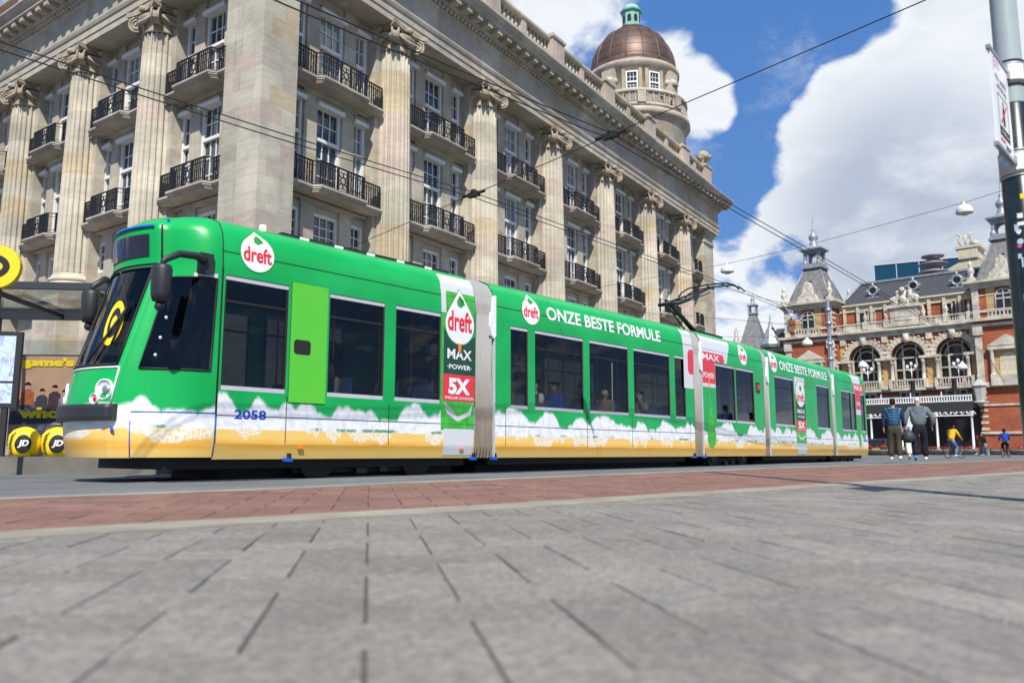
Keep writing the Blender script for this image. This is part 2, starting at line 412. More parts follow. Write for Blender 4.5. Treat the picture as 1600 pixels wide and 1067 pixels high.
def pavers(name, poly, u, ang, mat, seed):
    V, F, T = herringbone(poly, u, ang, 0.0, seed)
    n = len(V)
    V += [(x, y, gz(y) - .0062) for x, y in poly]; F.append(tuple(range(n, len(V)))); T += [0.5] * len(poly)
    me = bpy.data.meshes.new(name); me.from_pydata(V, [], F); me.materials.append(M[mat]); me.materials.append(M['joint'])
    me.polygons[-1].material_index = 1
    a = me.attributes.new('tone', 'FLOAT', 'POINT'); a.data.foreach_set('value', T)
    return struct(put(me, name))
pave_poly = [(-14.5, -8.85)] + near[1:] + [(60, 30), (30, -9)]
pavers('pavement', pave_poly, .186, R(10.0), 'paver', 3)
pavers('cycle_path', near + far[::-1], .186, R(10.0), 'redpaver', 5)

def strip(name, line, w, z0, z1, mat, side=1.0, shift=0.):
    mb = MB(); L = []; Rr = []
    for i, p in enumerate(line):
        d = (Vector(line[min(i + 1, len(line) - 1)]) - Vector(line[max(i - 1, 0)])).normalized(); nrm = Vector((d.y, -d.x)) * side
        L.append(Vector(p) + nrm * shift); Rr.append(Vector(p) + nrm * (shift + w))
    n = len(line)
    vs = []
    for a, b2 in zip(L, Rr):
        vs += [(a.x, a.y, gz(a.y) + z1), (b2.x, b2.y, gz(b2.y) + z1), (b2.x, b2.y, gz(b2.y) + z0), (a.x, a.y, gz(a.y) + z0)]
    fs = []
    for i in range(n - 1):
        q = i * 4; r = q + 4
        for k in range(4): fs.append((q + k, q + (k + 1) % 4, r + (k + 1) % 4, r + k))
    mb.add(vs, fs)
    return struct(mb.build(name, mat))
strip('kerb_strip', near, .30, -.1, .006, 'kerb', 1, -.02)
strip('road_kerb', far, .22, -.25, .006, 'kerb', 1, -.16)
strip('road_line', [(x - .32, y + .30) for x, y in far], .10, -.09, -.076, 'roadwhite', 1)

# the road lies a step lower than the pavement; it runs on to the horizon
mb = MB()
sloped(mb, [(-200, -7), (-16, -7.0)] + far[1:] + [(700, 640), (700, 900), (-700, 900), (-700, -7)], -.085)
struct(mb.build('road', 'asphalt'))
mb = MB(); sloped(mb, [(48, 60), (60, 30), (30, -9), (-14, -9), (-16, -7), (-700, -7), (-700, -700), (700, -700), (700, 640)], -.09); struct(mb.build('ground', 'asphalt'))

# tram frame : X runs back along the tram, Y away from the camera
TAZ = 41.25
TP = Vector((-3.6775, 10.2, 0)); TT = Vector((sin(R(TAZ)), cos(R(TAZ)), 0)); TN = Vector((-cos(R(TAZ)), sin(R(TAZ)), 0)); TRZ = R(90 - TAZ)
def tw(s, y, z): return TP + TT * s + TN * y + Vector((0, 0, z))
for yc in (1.2, -2.4):
    for g in (-.72, .72):
        line = [tuple(tw(s, yc + g, 0).to_2d()) for s in (-14, -8, -2, 4, 12, 20, 30, 45)]
        strip('tram_rail', line, .06, -.12, -.078, 'steel')

# raised platform behind the tram
plat = [tuple(v) for v in ((-40, 11.0), (-20, 11.9), (-8.5, 13.1), (-4.95, 13.78), tuple(tw(4.2, 3.25, 0).to_2d()), tuple(tw(24, 3.3, 0).to_2d()), tuple(tw(24, 7.2, 0).to_2d()), (-6, 22.5), (-40, 22.5))]
mb = MB()
n = len(plat); vs = [(x, y, gz(y) + .195) for x, y in plat] + [(x, y, gz(y) - .2) for x, y in plat]
mb.add(vs, [tuple(range(n))], 0); mb.add(vs, [(i, (i + 1) % n, n + (i + 1) % n, n + i) for i in range(n)], 1)
struct(mb.build('platform', ['asphalt', 'kerbgrey']))
pk = strip('platform_kerb', plat[:6], .42, -.1, .208, 'kerbgrey', -1, -.012); 

# ------------------------------------------------------------------ tram
PROF = [(.225, .045), (.42, .0), (2.70, .0), (2.95, .015), (3.15, .05), (3.30, .15), (3.40, .35), (3.46, .75), (3.48, 1.2)]
def prof_y(z):
    for (z0, y0), (z1, y1) in zip(PROF, PROF[1:]):
        if z <= z1: return y0 + (y1 - y0) * (z - z0) / (z1 - z0)
    return 1.2
def livery_mat():
    m, t, b = newmat('printed foil livery')
    o = t.n('ShaderNodeTexCoord').outputs['Object']; rnd = t.n('ShaderNodeObjectInfo').outputs['Random']
    x, y, z = t.sep(o)[:3]
    X = t.m('ADD', x, t.m('MULTIPLY', rnd, 61.0))
    v = t.comb(X, z)
    # soap foam : lumpy white band
    big = t.noise(t.comb(X, 0.), 1.05, 2, .5)
    vo = t.n('ShaderNodeTexVoronoi', feature='SMOOTH_F1'); t.put(vo, 'Vector', t.comb(X, t.m('MULTIPLY', z, .9))); t.put(vo, 'Scale', 4.2); vo.inputs['Smoothness'].default_value = .35
    fine = t.noise(v, 30., 4, .7)
    def bumps(sc, amp, w0):
        v1 = t.n('ShaderNodeTexVoronoi', voronoi_dimensions='1D'); t.put(v1, 'W', t.m('ADD', X, t.m('MULTIPLY', t.m('SUBTRACT', fine, .5), .05))); t.put(v1, 'Scale', sc)
        q = t.m('SUBTRACT', 1., t.m('MULTIPLY', t.m('POWER', t.m('MINIMUM', t.m('MULTIPLY', v1.outputs['Distance'], w0), 1.), 2.), 1.), clamp=True)
        return t.m('MULTIPLY', t.m('SQRT', q), t.m('MULTIPLY', t.m('ADD', .55, t.m('MULTIPLY', t.sep(v1.outputs['Color'])[0], .45)), amp))
    top = t.m('ADD', t.m('ADD', .64, t.m('MULTIPLY', t.sm(big, .34, .62), .30)), t.m('ADD', t.m('ADD', bumps(2.6, .15, 1.35), bumps(7.5, .06, 1.45)), t.m('MULTIPLY', t.m('SUBTRACT', fine, .5), .05)))
    top = t.m('SUBTRACT', top, t.sm(x, -.85, -1.12, 0., .20))
    white = t.sm(t.m('SUBTRACT', top, z), -.03, .05)
    fz = t.noise(v, 7., 4, .6)
    vs2 = t.n('ShaderNodeTexVoronoi', feature='SMOOTH_F1'); t.put(vs2, 'Vector', v); t.put(vs2, 'Scale', 9.); vs2.inputs['Smoothness'].default_value = .6
    wcol = t.mix(t.m('MULTIPLY', t.sm(fz, .62, .36), t.sm(vs2.outputs['Distance'], .1, .5)), (.86, .86, .86, 1), (.68, .71, .75, 1))
    g1 = t.noise(v, 1.2, 2)
    gcol = t.mix(t.sm(g1, .3, .7), (.003, .345, .070, 1), (.006, .405, .092, 1))
    col = t.mix(white, gcol, wcol)
    # sink water : yellow band
    ye = t.m('ADD', .615, t.m('MULTIPLY', t.m('SUBTRACT', t.noise(v, 5., 3), .5), .05))
    ymask = t.sm(t.m('SUBTRACT', ye, z), 0., .02)
    yg = t.sm(t.m('ABSOLUTE', t.m('SUBTRACT', z, .405)), .015, .10)
    yn = t.noise(t.comb(t.m('MULTIPLY', X, .5), t.m('MULTIPLY', z, 5.)), 3., 4, .6)
    ycol = t.mix(t.m('MULTIPLY', t.m('SUBTRACT', 1., yg), t.sm(yn, .2, .6)), (.86, .57, .155, 1), (.80, .40, .045, 1))
    ycol = t.mix(t.sm(z, .22, .32, .55, 0.), ycol, (.86, .62, .20, 1))
    col = t.mix(ymask, col, ycol)
    # thin green waterline seen between foam lumps
    gl = t.m('MULTIPLY', t.sm(t.m('ABSOLUTE', t.m('SUBTRACT', z, t.m('ADD', ye, .012))), .012, .03, 1., 0.), t.sm(t.noise(t.comb(X, 3.), 1.6, 4, .7), .50, .60))
    col = t.mix(t.m('MULTIPLY', gl, .85), col, (.03, .22, .06, 1))
    # bubbles hanging into the yellow
    vb = t.n('ShaderNodeTexVoronoi', feature='DISTANCE_TO_EDGE'); t.put(vb, 'Vector', v); t.put(vb, 'Scale', 17.)
    patch = t.m('ADD', t.sm(t.noise(t.comb(X, 9.), 1.5, 3, .6), .44, .62), 0.)
    low = t.m('ADD', .63, t.m('MULTIPLY', patch, -.20))
    bm_ = t.m('MULTIPLY', t.sm(t.m('SUBTRACT', z, low), -.02, .02), t.m('MULTIPLY', ymask, t.m('GREATER_THAN', patch, .05)))
    ring = t.sm(vb.outputs['Distance'], .07, .16, 1., .25)
    col = t.mix(t.m('MULTIPLY', bm_, ring), col, (.82, .80, .74, 1))
    # road dirt near the skirt
    t.put(b, 'Base Color', t.mix(t.m('MULTIPLY', t.sm(z, .22, .5, .35, 0.), t.noise(v, 3., 5, .7)), col, (.20, .15, .09, 1)))
    b.inputs['Roughness'].default_value = .34; b.inputs['Specular IOR Level'].default_value = .38; b.inputs['Coat Weight'].default_value = .10; b.inputs['Coat Roughness'].default_value = .08
    bp = t.n('ShaderNodeBump'); t.put(bp, 'Strength', .05); t.put(bp, 'Distance', .05); t.put(bp, 'Height', t.noise(o, 1.6, 2)); t.put(b, 'Normal', bp.outputs[0])
    return m
M['livery'] = livery_mat()
def bellows_mat():
    m, t, b = newmat('dirty pale bellows')
    o = t.n('ShaderNodeTexCoord').outputs['Object']; x, y, z = t.sep(o)[:3]
    n = t.noise(t.comb(t.m('MULTIPLY', x, 14.), y, t.m('MULTIPLY', z, .8)), 1.5, 4, .6)
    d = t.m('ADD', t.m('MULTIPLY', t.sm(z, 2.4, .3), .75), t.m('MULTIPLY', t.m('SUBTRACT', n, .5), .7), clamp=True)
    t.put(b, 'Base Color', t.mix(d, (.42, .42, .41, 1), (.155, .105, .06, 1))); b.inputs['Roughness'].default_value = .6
    return m
M['bellows'] = bellows_mat()
M['seatblue'] = P('blue seat fabric', (.02, .05, .16), .8, var=.2)
M['interior'] = P('tram lining', (.10, .105, .11), .6)

tram = thing('tram', 'long five-section green tram wrapped in white foam and yellow advertising, number 2058', 'tram', TP, TRZ)

def grid_wall(mb, x0, x1, z0, z1, holes, yf, mi=0, depth=.05, sgn=1, mir=2.4):
    xs = sorted({x0, x1} | {h[0] for h in holes} | {h[1] for h in holes}); zs = sorted({z0, z1, .42, .9} | {h[2] for h in holes} | {h[3] for h in holes})
    zs = [z for z in zs if z0 <= z <= z1]
    Y = (lambda z: yf(z)) if sgn > 0 else (lambda z: mir - yf(z))
    for xa, xb in zip(xs, xs[1:]):
        for za, zb in zip(zs, zs[1:]):
            if any(h[0] <= xa and xb <= h[1] and h[2] <= za and zb <= h[3] for h in holes): continue
            mb.quad((xa, Y(za), za), (xb, Y(za), za), (xb, Y(zb), zb), (xa, Y(zb), zb), mi)
    for a, b2, c, d in holes:
        y0, y1 = Y(1.5), Y(1.5) + depth * sgn
        mb.quad((a, y0, c), (a, y1, c), (a, y1, d), (a, y0, d), 1); mb.quad((b2, y0, c), (b2, y1, c), (b2, y1, d), (b2, y0, d), 1)
        mb.quad((a, y0, c), (b2, y0, c), (b2, y1, c), (a, y1, c), 1); mb.quad((a, y0, d), (b2, y0, d), (b2, y1, d), (a, y1, d), 1)

WZ0, WZ1 = 1.10, 2.60
def window(parent, a, b2, far=False, vent=True):
    """one fixed tram window: frame with pale strips, vent bar, tinted pane"""
    y = 2.4 if far else 0.; s = -1 if far else 1
    f = MB()
    Y = lambda d0, d1: (y + s * d0, y + s * d1) if s > 0 else (y + s * d1, y + s * d0)
    f.box(a + .004, b2 - .004, *Y(.010, .046), WZ0 + .003, WZ0 + .06, 0); f.box(a + .004, b2 - .004, *Y(.010, .046), WZ1 - .062, WZ1 - .003, 0)
    f.box(a + .003, a + .026, *Y(.014, .046), WZ0 + .06, WZ1 - .062, 1); f.box(b2 - .026, b2 - .003, *Y(.014, .046), WZ0 + .06, WZ1 - .062, 1)
    if vent:
        f.box(a + .03, b2 - .03, *Y(.02, .046), 2.245, 2.275, 1)
    o = f.build('window', ['grey', 'rubber'], parent)
    g = MB(); g.quad((a + .02, y + s * .034, WZ0 + .05), (b2 - .02, y + s * .034, WZ0 + .05), (b2 - .02, y + s * .034, WZ1 - .05), (a + .02, y + s * .034, WZ1 - .05))
    pn = g.build('pane', 'farglass' if far else 'tramglass', parent)
    return o, pn

def section(L, wins, farwins, seats, loc, rz, name='body_section', tail=False, x0=0., extra=()):
    mb = MB()
    holes = [(a, b2, WZ0, WZ1) for a, b2 in wins]; fholes = [(a, b2, WZ0, WZ1) for a, b2 in farwins]
    grid_wall(mb, x0, L, .225, 2.70, holes, prof_y, 0); grid_wall(mb, x0, L, .225, 2.70, fholes, prof_y, 0, sgn=-1)
    up = [(y, z) for z, y in PROF if z >= 2.70]; roof = up + [(2.4 - y, z) for y, z in up[-2::-1]]
    vs = [(x, y, z) for x in (x0, L) for y, z in roof]; k = len(roof)
    mb.add(vs, [(i, i + 1, k + i + 1, k + i) for i in range(k - 1)], 0, True)
    # ends, floor and ceiling
    for xx in (x0 + .002, L - .002):
        full = [(prof_y(.225), .225), (0, .42), (0, 2.7)]; ring = full + up[1:] + [(2.4 - y, z) for y, z in (full + up[1:])[-2::-1]]
        op = [(.55, .45), (.55, 2.35), (1.85, 2.35), (1.85, .45)]
        if tail and xx > L - .1: mb.add([(xx, y, z) for y, z in ring], [tuple(range(len(ring)))], 0)
        else:
            mb.box(xx - .002, xx + .002, .06, .55, .3, 2.7, 1); mb.box(xx - .002, xx + .002, 1.85, 2.34, .3, 2.7, 1); mb.box(xx - .002, xx + .002, .55, 1.85, 2.35, 2.7, 1)
    mb.box(x0 + .01, L - .01, .05, 2.35, .28, .40, 1); mb.box(x0 + .01, L - .01, .06, 2.34, 2.66, 2.69, 1)
    # lining behind the lower wall and pillars, grab poles
    mb.box(x0 + .02, L - .02, .055, .09, .40, WZ0 - .02, 1); mb.box(x0 + .02, L - .02, 2.31, 2.345, .40, WZ0 - .02, 1)
    o = mb.build(name, ['livery', 'interior'], tram, loc, rz)
    for a, b2 in wins: window(o, a, b2, vent=(b2 - a) > .55)
    for a, b2 in farwins: window(o, a, b2, True)
    for sx in seats:
        q = MB()
        for yy in (.18, 1.72):
            q.box(sx, sx + .42, yy, yy + .5, .78, .86); q.box(sx + .38, sx + .46, yy, yy + .5, .80, 1.42); q.tube([(sx + .42, yy + .45, 1.42), (sx + .42, yy + .45, 2.66)], .016, 6, 1)
        q.build('seat', ['seatblue', 'orange'], o)
    # seams : fine dark panel joints standing 2 mm proud
    sm = MB()
    zz = 2.905
    sm.box(x0, L, prof_y(zz) - .003, prof_y(zz) + .006, zz - .006, zz + .006)
    sm.box(x0, L, -.003, .006, .775, .785)
    for xx in [x0 + .008, L - .02] + list(extra): sm.box(xx, xx + .010, -.003, .006, .43, 2.69 if xx < .1 or xx > L - .1 else WZ0 - .03)
    sm.build('panel_seam', 'rubber', o)
    return o

def decal(name, parent, shapes, mat, off=.004, curved=True):
    """shapes: list of (verts2d (x,z), faces) printed on the near side"""
    for vs, fs in shapes:
        mb = MB()
        z0, z1 = min(v[1] for v in vs), max(v[1] for v in vs)
        if curved and (z1 > 2.70 or z0 < .42): vs, fs = cut2d(vs, fs, .04)
        mb.add([(x, prof_y(z) - off, z) for x, z in vs], fs)
        o = mb.build(name, mat, parent, recalc=False)
    return o
def drop(cx, z0, w, h, n=22, tip=.36):
    """teardrop outline: round below, pointed above"""
    r = w / 2; cz = z0 + r; pts = []
    top = z0 + h; d = top - cz; a0 = math.asin(min(.98, r / d))
    for i in range(n + 1):
        a = (pi - a0) + (pi + 2 * a0) * i / n
        pts.append((cx + r * cos(a), cz + r * sin(a)))
    pts.append((cx, top)); return pts
def shift(t, x, z): return [(a + x, b2 + z) for a, b2 in t[0]], t[1]
def brand_drop(parent, cx, z0, w, h, off=.004):
    decal('logo_edge', parent, [poly2d(drop(cx, z0, w, h))], 'leaf', off)
    decal('logo_drop', parent, [poly2d(drop(cx, z0 + w * .025, w * .95, h * .955))], 'white', off + .002)
    decal('logo_leaf', parent, [poly2d(drop(cx + w * .01, z0 + h * .66, w * .22, h * .22)), poly2d([(cx - .0 * w, z0 + h * .86), (cx + .13 * w, z0 + h * .80), (cx + .17 * w, z0 + h * .70), (cx + .05 * w, z0 + h * .72)])], 'leaf', off + .004)
    decal('logo_lettering', parent, [shift(text2d('dreft', w * .80, h * .36, .028), cx - w * .40, z0 + h * .235)], 'redletter', off + .004)
def rect(x0, x1, z0, z1): return poly2d([(x0, z0), (x1, z0), (x1, z1), (x0, z1)])
def txt(body, x0, x1, z0, z1, bold=.02): return shift(text2d(body, x1 - x0, z1 - z0, bold), x0, z0)
def bottle(parent, x0, x1, kz=1.0):
    Q = lambda z: .27 + (z - .27) * kz
    def decal(name, parent, shapes, mat, off): return globals()["decal"](name, parent, [([(x, Q(z)) for x, z in v], f) for v, f in shapes], mat, off)
    w = x1 - x0; cx = (x0 + x1) / 2
    decal('bottle_body', parent, [rect(x0 + .02 * w, x1 - .01 * w, .68, 3.02)], 'bottlegreen', .003)
    decal('bottle_cap', parent, [rect(x0, x1, 3.0, 3.29)], 'lightgrey', .004)
    decal('bottle_shine', parent, [rect(x0, x0 + .14 * w, 2.62, 3.0), poly2d([(x0 + .1 * w, 1.16), (x0 + .16 * w, 1.0), (cx, .90), (x1 - .16 * w, 1.0), (x1 - .05 * w, 1.16), (x1 - .12 * w, .94), (cx, .82), (x0 + .2 * w, .94)])], 'lightgrey', .005)
    decal('bottle_label', parent, [poly2d([(x0 + .08 * w, 1.6), (x1 - .005, 1.6), (x1 - .005, 2.28), (cx + .2 * w, 2.16), (cx - .1 * w, 2.16), (x0 + .08 * w, 2.36)])], 'labeldark', .006)
    decal('bottle_tag', parent, [rect(x0 + .06 * w, x1 - .004, 1.16, 1.6)], 'red', .007)
    decal('bottle_foot', parent, [rect(x0 + .10 * w, x1 - .03 * w, .27, .70)], 'lightgrey', .006)
    brand_drop(parent, cx + .04 * w, Q(2.10), w * .90, .98 * kz, .008)
    decal('label_lettering', parent, [txt('MAX', x0 + .18 * w, x1 - .10 * w, 1.86, 2.03), txt('·POWER·', x0 + .18 * w, x1 - .10 * w, 1.69, 1.77), txt('5X', x0 + .22 * w, x1 - .14 * w, 1.27, 1.54, .05), txt('SNELLER SCHOON', x0 + .12 * w, x1 - .04 * w, 1.19, 1.235, .01)], 'white', .010)

# --- section 1 (behind the cab)
S1 = section(4.62, [(-.05, .90), (1.58, 2.61), (2.83, 3.80)], [(.2, 1.7), (2.0, 3.6)], [1.7, 2.6, 3.3], (0, 0, 0), 0, x0=-.10, extra=(.92, 2.72, 4.42))
d = MB(); d.box(.945, 1.545, -.012, .02, .99, 2.66, 0); d.box(.94, 1.55, -.006, .012, .985, 2.665, 1)
door = d.build('door', ['lime', 'rubber'], S1)
d = MB(); d.exty([(1.03, 1.66), (1.24, 1.66), (1.27, 1.69), (1.27, 1.83), (1.24, 1.86), (1.03, 1.86), (1.0, 1.83), (1.0, 1.69)], -.016, -.011); d.build('door_handle', 'rubber', door)
d = MB(); d.box(1.0, 1.5, -.020, -.0125, 1.0, 1.06); 
brand_drop(S1, .40, 2.69, .53, .60)
decal('fleet_number', S1, [txt('2058', .16, .62, .74, .86, .02)], 'blueletter')
bottle(S1, 3.80, 4.60)
for sx, sz in ((1.12, .36), (4.25, .36)):
    MB().box(sx, sx + .09, -.016, 0, sz, sz + .035).build('side_reflector', 'orange', S1)
MB().box(4.20, 4.245, -.03, 0, 2.0, 2.13).build('turn_signal', 'orange', S1)
# --- section 2
S2L = 7.2
S2 = section(S2L, [(.44, .93), (1.13, 2.66), (2.87, 4.30), (4.52, 6.06), (6.29, 6.79)], [(.5, 2.0), (2.3, 4.0), (4.3, 6.4)], [1.0, 1.9, 2.8, 3.6, 4.4, 5.3, 6.1], (5.1, 0, 0), 0, extra=(.30, 2.76, 4.41, 6.95))
brand_drop(S2, 1.03, 2.67, .54, .62)
decal('slogan', S2, [txt('ONZE BESTE FORMULE', 1.50, 5.70, 2.845, 3.105, .025)], 'white')
decal('printed_panel', S2, [rect(6.72, 7.19, 1.85, 3.28)], 'lightgrey', .0025)
decal('printed_tag', S2, [poly2d([(6.98, 2.2), (7.19, 2.2), (7.19, 2.80), (7.02, 2.80), (6.92, 2.72), (6.92, 2.3)])], 'red')
# --- section 3 to 5, turning a little
S3 = section(4.0, [(.8, 2.0), (2.06, 3.28)], [(.8, 3.2)], [1.0, 2.0, 2.8], (12.78, .04, 0), R(2.3))
decal('printed_panel', S3, [poly2d([(.02, 1.95), (.78, 1.95), (.78, 2.63), (1.5, 2.63), (1.62, 2.9), (1.85, 3.25), (.02, 3.25)])], 'lightgrey', .003)
decal('printed_tag', S3, [poly2d([(.02, 2.05), (.77, 2.05), (.77, 2.63), (1.32, 2.63), (1.36, 2.70), (1.28, 2.84), (.02, 2.84)])], 'red', .005)
decal('tag_lettering', S3, [txt('MAX', .06, 1.05, 2.64, 2.80, .02), txt('POWER', .08, .72, 2.18, 2.32, .02)], 'white', .008)
decal('printed_drop', S3, [poly2d([(.40, 2.0), (.44, 1.7), (.52, 1.3), (.66, .95), (.72, .75), (.66, .52), (.50, .42), (.33, .45), (.22, .62), (.24, .82), (.31, 1.2), (.36, 1.7)])], 'bottlegreen', .005)
decal('printed_drop_tip', S3, [rect(.375, .435, 1.9, 2.2)], 'orange', .0075)
brand_drop(S3, 2.62, 2.68, .60, .60)
sg = MB().box(3.42, 3.66, -.02, 0, 2.0, 2.28).build('line_indicator', 'black', S3)
decal('line_number', S3, [txt('19', 3.46, 3.62, 2.06, 2.22, .03)], P('red display digit', (.7, .02, .03), .5, emit=((1, .05, .05), .5)), .024)
S4 = section(6.1, [(.53, 2.2), (4.47, 5.85)], [(.6, 2.2), (2.8, 5.4)], [.8, 1.6, 3.0, 3.9, 4.8], (17.08, .2, 0), R(3.5))
brand_drop(S4, .55, 2.66, .66, .62)
decal('slogan', S4, [txt('ONZE BESTE FORMULE', 1.05, 5.75, 2.80, 3.08, .025)], 'white')
bottle(S4, 2.26, 3.24, .80)
vn = MB().box(3.3, 4.0, -.006, .01, 2.42, 2.62).build('vent_hatch', 'leaf', S4)
S5 = section(4.15, [(.87, 2.11), (2.19, 2.70), (3.37, 3.96)], [(.8, 3.4)], [1.0, 2.0, 2.7], (23.48, .586, 0), R(3.2), tail=True)
decal('printed_panel', S5, [poly2d([(2.72, 1.75), (3.35, 1.75), (3.35, 2.63), (3.6, 3.25), (2.4, 3.25), (2.5, 2.63), (2.72, 2.63)])], 'lightgrey', .003)
decal('printed_tag', S5, [poly2d([(2.5, 2.64), (2.74, 2.64), (2.74, 1.95), (3.34, 1.95), (3.34, 2.64), (3.9, 2.64), (3.9, 2.93), (2.5, 2.93)])], 'red', .005)
decal('tag_lettering', S5, [txt('MAX', 2.6, 3.75, 2.68, 2.88, .02), txt('POWER', 2.8, 3.32, 2.1, 2.25, .02)], 'white', .008)
decal('printed_drop', S5, [poly2d([(3.02, 1.75), (3.06, 1.3), (3.2, .95), (3.2, .65), (3.05, .5), (2.9, .6), (2.88, .9), (2.98, 1.3)])], 'bottlegreen', .006)
decal('fleet_number', S5, [txt('2058', 3.5, 3.95, .74, .86, .02)], 'blueletter')

# --- bellows between the sections
def bellows(p0, a0, p1, a1):
    mb = MB(); rows = []; N = 12
    full = [(z, y) for z, y in PROF]
    ring = [(y, z) for z, y in full] + [(2.4 - y, z) for z, y in full[-2::-1]]
    for i in range(N + 1):
        f = i / N; a = a0 + (a1 - a0) * f; ins = .13 if i % 2 else .012
        cx, cy = p0[0] + (p1[0] - p0[0]) * f, p0[1] + (p1[1] - p0[1]) * f
        row = []
        for y, z in ring:
            yy = 1.2 + (y - 1.2) * (1 - ins / 1.2); zz = z - ins if z > 2.7 else z
            w = .045 * sin((z - 2.45) * 9) if 2.1 < z < 2.8 else 0
            row.append((cx - sin(a) * yy + w, cy + cos(a) * yy, zz))
        rows.append(row)
    k = len(ring)
    mb.add([p for r in rows for p in r], [(i * k + j, i * k + j + 1, (i + 1) * k + j + 1, (i + 1) * k + j) for i in range(N) for j in range(k - 1)], 0)
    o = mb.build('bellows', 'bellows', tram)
    br = MB(); x = p1[0] + .0; y = p1[1]
    br.exty([(x - .015, 3.08), (x + .03, 3.08), (x + .03, 2.35), (x - .02, 2.30), (x - .09, 2.36), (x - .13, 2.52), (x - .09, 2.70), (x - .04, 2.88)], y - .02, y + .05)
    br.build('bellows_bracket', 'white', o)
    g = MB().exty([(x - .005, .225), (x + .02, .225), (x + .02, 2.4), (x - .005, 2.4)], y - .010, y + .03)
    g.build('end_frame', 'grey', o)
    return o
bellows((4.62, 0), 0, (5.1, 0), 0); bellows((12.3, 0), 0, (12.78, .04), R(2.3))
bellows((16.78, .20), R(2.3), (17.08, .2), R(3.5)); bellows((23.17, .573), R(3.5), (23.48, .586), R(3.2))

# --- running gear
def bogie(x, y, a):
    mb = MB(); mb.box(-1.3, 1.3, .35, 2.05, .08, .24, 0)
    for sx in (-.95, .95):
        for yy in (.28, 2.0):
            mb.add(*[([(sx + .30 * cos(2 * pi * k / 20), yy + dy, .26 + .30 * sin(2 * pi * k / 20)) for dy in (0, .12) for k in range(20)]), [tuple(range(20)), tuple(range(20, 40))] + [(k, (k + 1) % 20, 20 + (k + 1) % 20, 20 + k) for k in range(20)]], 1)
            mb.add([(sx + .13 * cos(2 * pi * k / 12), yy - .02, .26 + .13 * sin(2 * pi * k / 12)) for k in range(12)], [tuple(range(12))], 2)
    mb.box(-.25, -.05, .27, .3, .06, .14, 2); mb.box(.2, .34, .27, .3, .08, .15, 2); mb.tube([(-1.2, .3, .2), (1.2, .3, .2)], .03, 6, 0)
    mb.build('bogie', ['rubber', 'rubber', 'black'], tram, (x, y, -.055), a)
bogie(2.6, 0, 0); bogie(14.8, .12, R(2.3)); bogie(25.2, .70, R(3.2))
for x, a, y, L in ((-.6, 0, 0, 5.2), (5.2, 0, 0, 7.0), (17.1, R(3.5), .2, 6), (23.5, R(3.2), .586, 4.0)):
    MB().box(.9 if x < 0 else 0, L, .55, 1.9, -.05, .12).build('equipment_box', 'rubber', tram, (x, y, 0), a)  # added black filler, stands in for the deep shade beneath the tram
    MB().box(0, L, .25, 2.2, .10, .23).build('underframe', 'rubber', tram, (x, y, 0), a)
# --- roof equipment
rb = MB(); rb.box(1.0, 4.35, .40, .62, 3.38, 3.46); rb.box(-.1, .35, 1.0, 1.4, 3.45, 3.56)
for i in range(5): rb.box(1.3 + i * .62, 1.46 + i * .62, .392, .40, 3.40, 3.45, 1)
rb.lathe([(.05, 3.38), (.05, 3.52), (.001, 3.53)], 10, .75, .5, 1)
rb.build('roof_cable_duct', ['black', 'white'], tram)

# --- pantograph on section 3
pg = MB(); pz = 3.48
pg.box(1.6, 3.0, .75, 1.65, pz + .01, pz + .12, 0)
b0 = (2.35, 1.2, pz + .12); el = (.75, 1.2, 4.28); hd = (3.3, 1.2, 5.12)
pg.tube([b0, el], [.075, .055], 8, 0); pg.tube([(2.0, 1.32, pz + .12), (.85, 1.32, 4.22)], .022, 6, 0)
pg.tube([(el[0], .85, el[2]), (el[0], 1.55, el[2])], .05, 8, 0)
pan = pg.build('pantograph', 'iron', tram, (12.78, .04, 0), R(2.3))
pa = MB(); pa.tube([(el[0], .87, el[2]), hd], [.035, .025], 6); pa.tube([(el[0], 1.53, el[2]), hd], [.035, .025], 6); pa.tube([(.9, 1.2, 4.22), (3.25, 1.2, 4.98)], .018, 6)
pa.tube([(1.5, .98, 4.5), (1.5, 1.42, 4.5)], .02, 6)
pa.build('pantograph_arm', 'iron', pan)
ph = MB()
for dx in (-.2, .2):
    ph.tube([(hd[0] + dx, .25, 4.93), (hd[0] + dx, .36, 5.06), (hd[0] + dx, .6, 5.16), (hd[0] + dx, 1.2, 5.19), (hd[0] + dx, 1.8, 5.16), (hd[0] + dx, 2.04, 5.06), (hd[0] + dx, 2.15, 4.93)], .022, 6)
ph.tube([(hd[0] - .2, .75, 5.14), (hd[0] + .2, .75, 5.14)], .015, 6); ph.tube([(hd[0] - .2, 1.65, 5.14), (hd[0] + .2, 1.65, 5.14)], .015, 6); ph.tube([(hd[0] - .2, 1.2, 5.13), (hd[0] + .2, 1.2, 5.13)], .03, 6)
ph.build('collector_head', 'iron', pan)

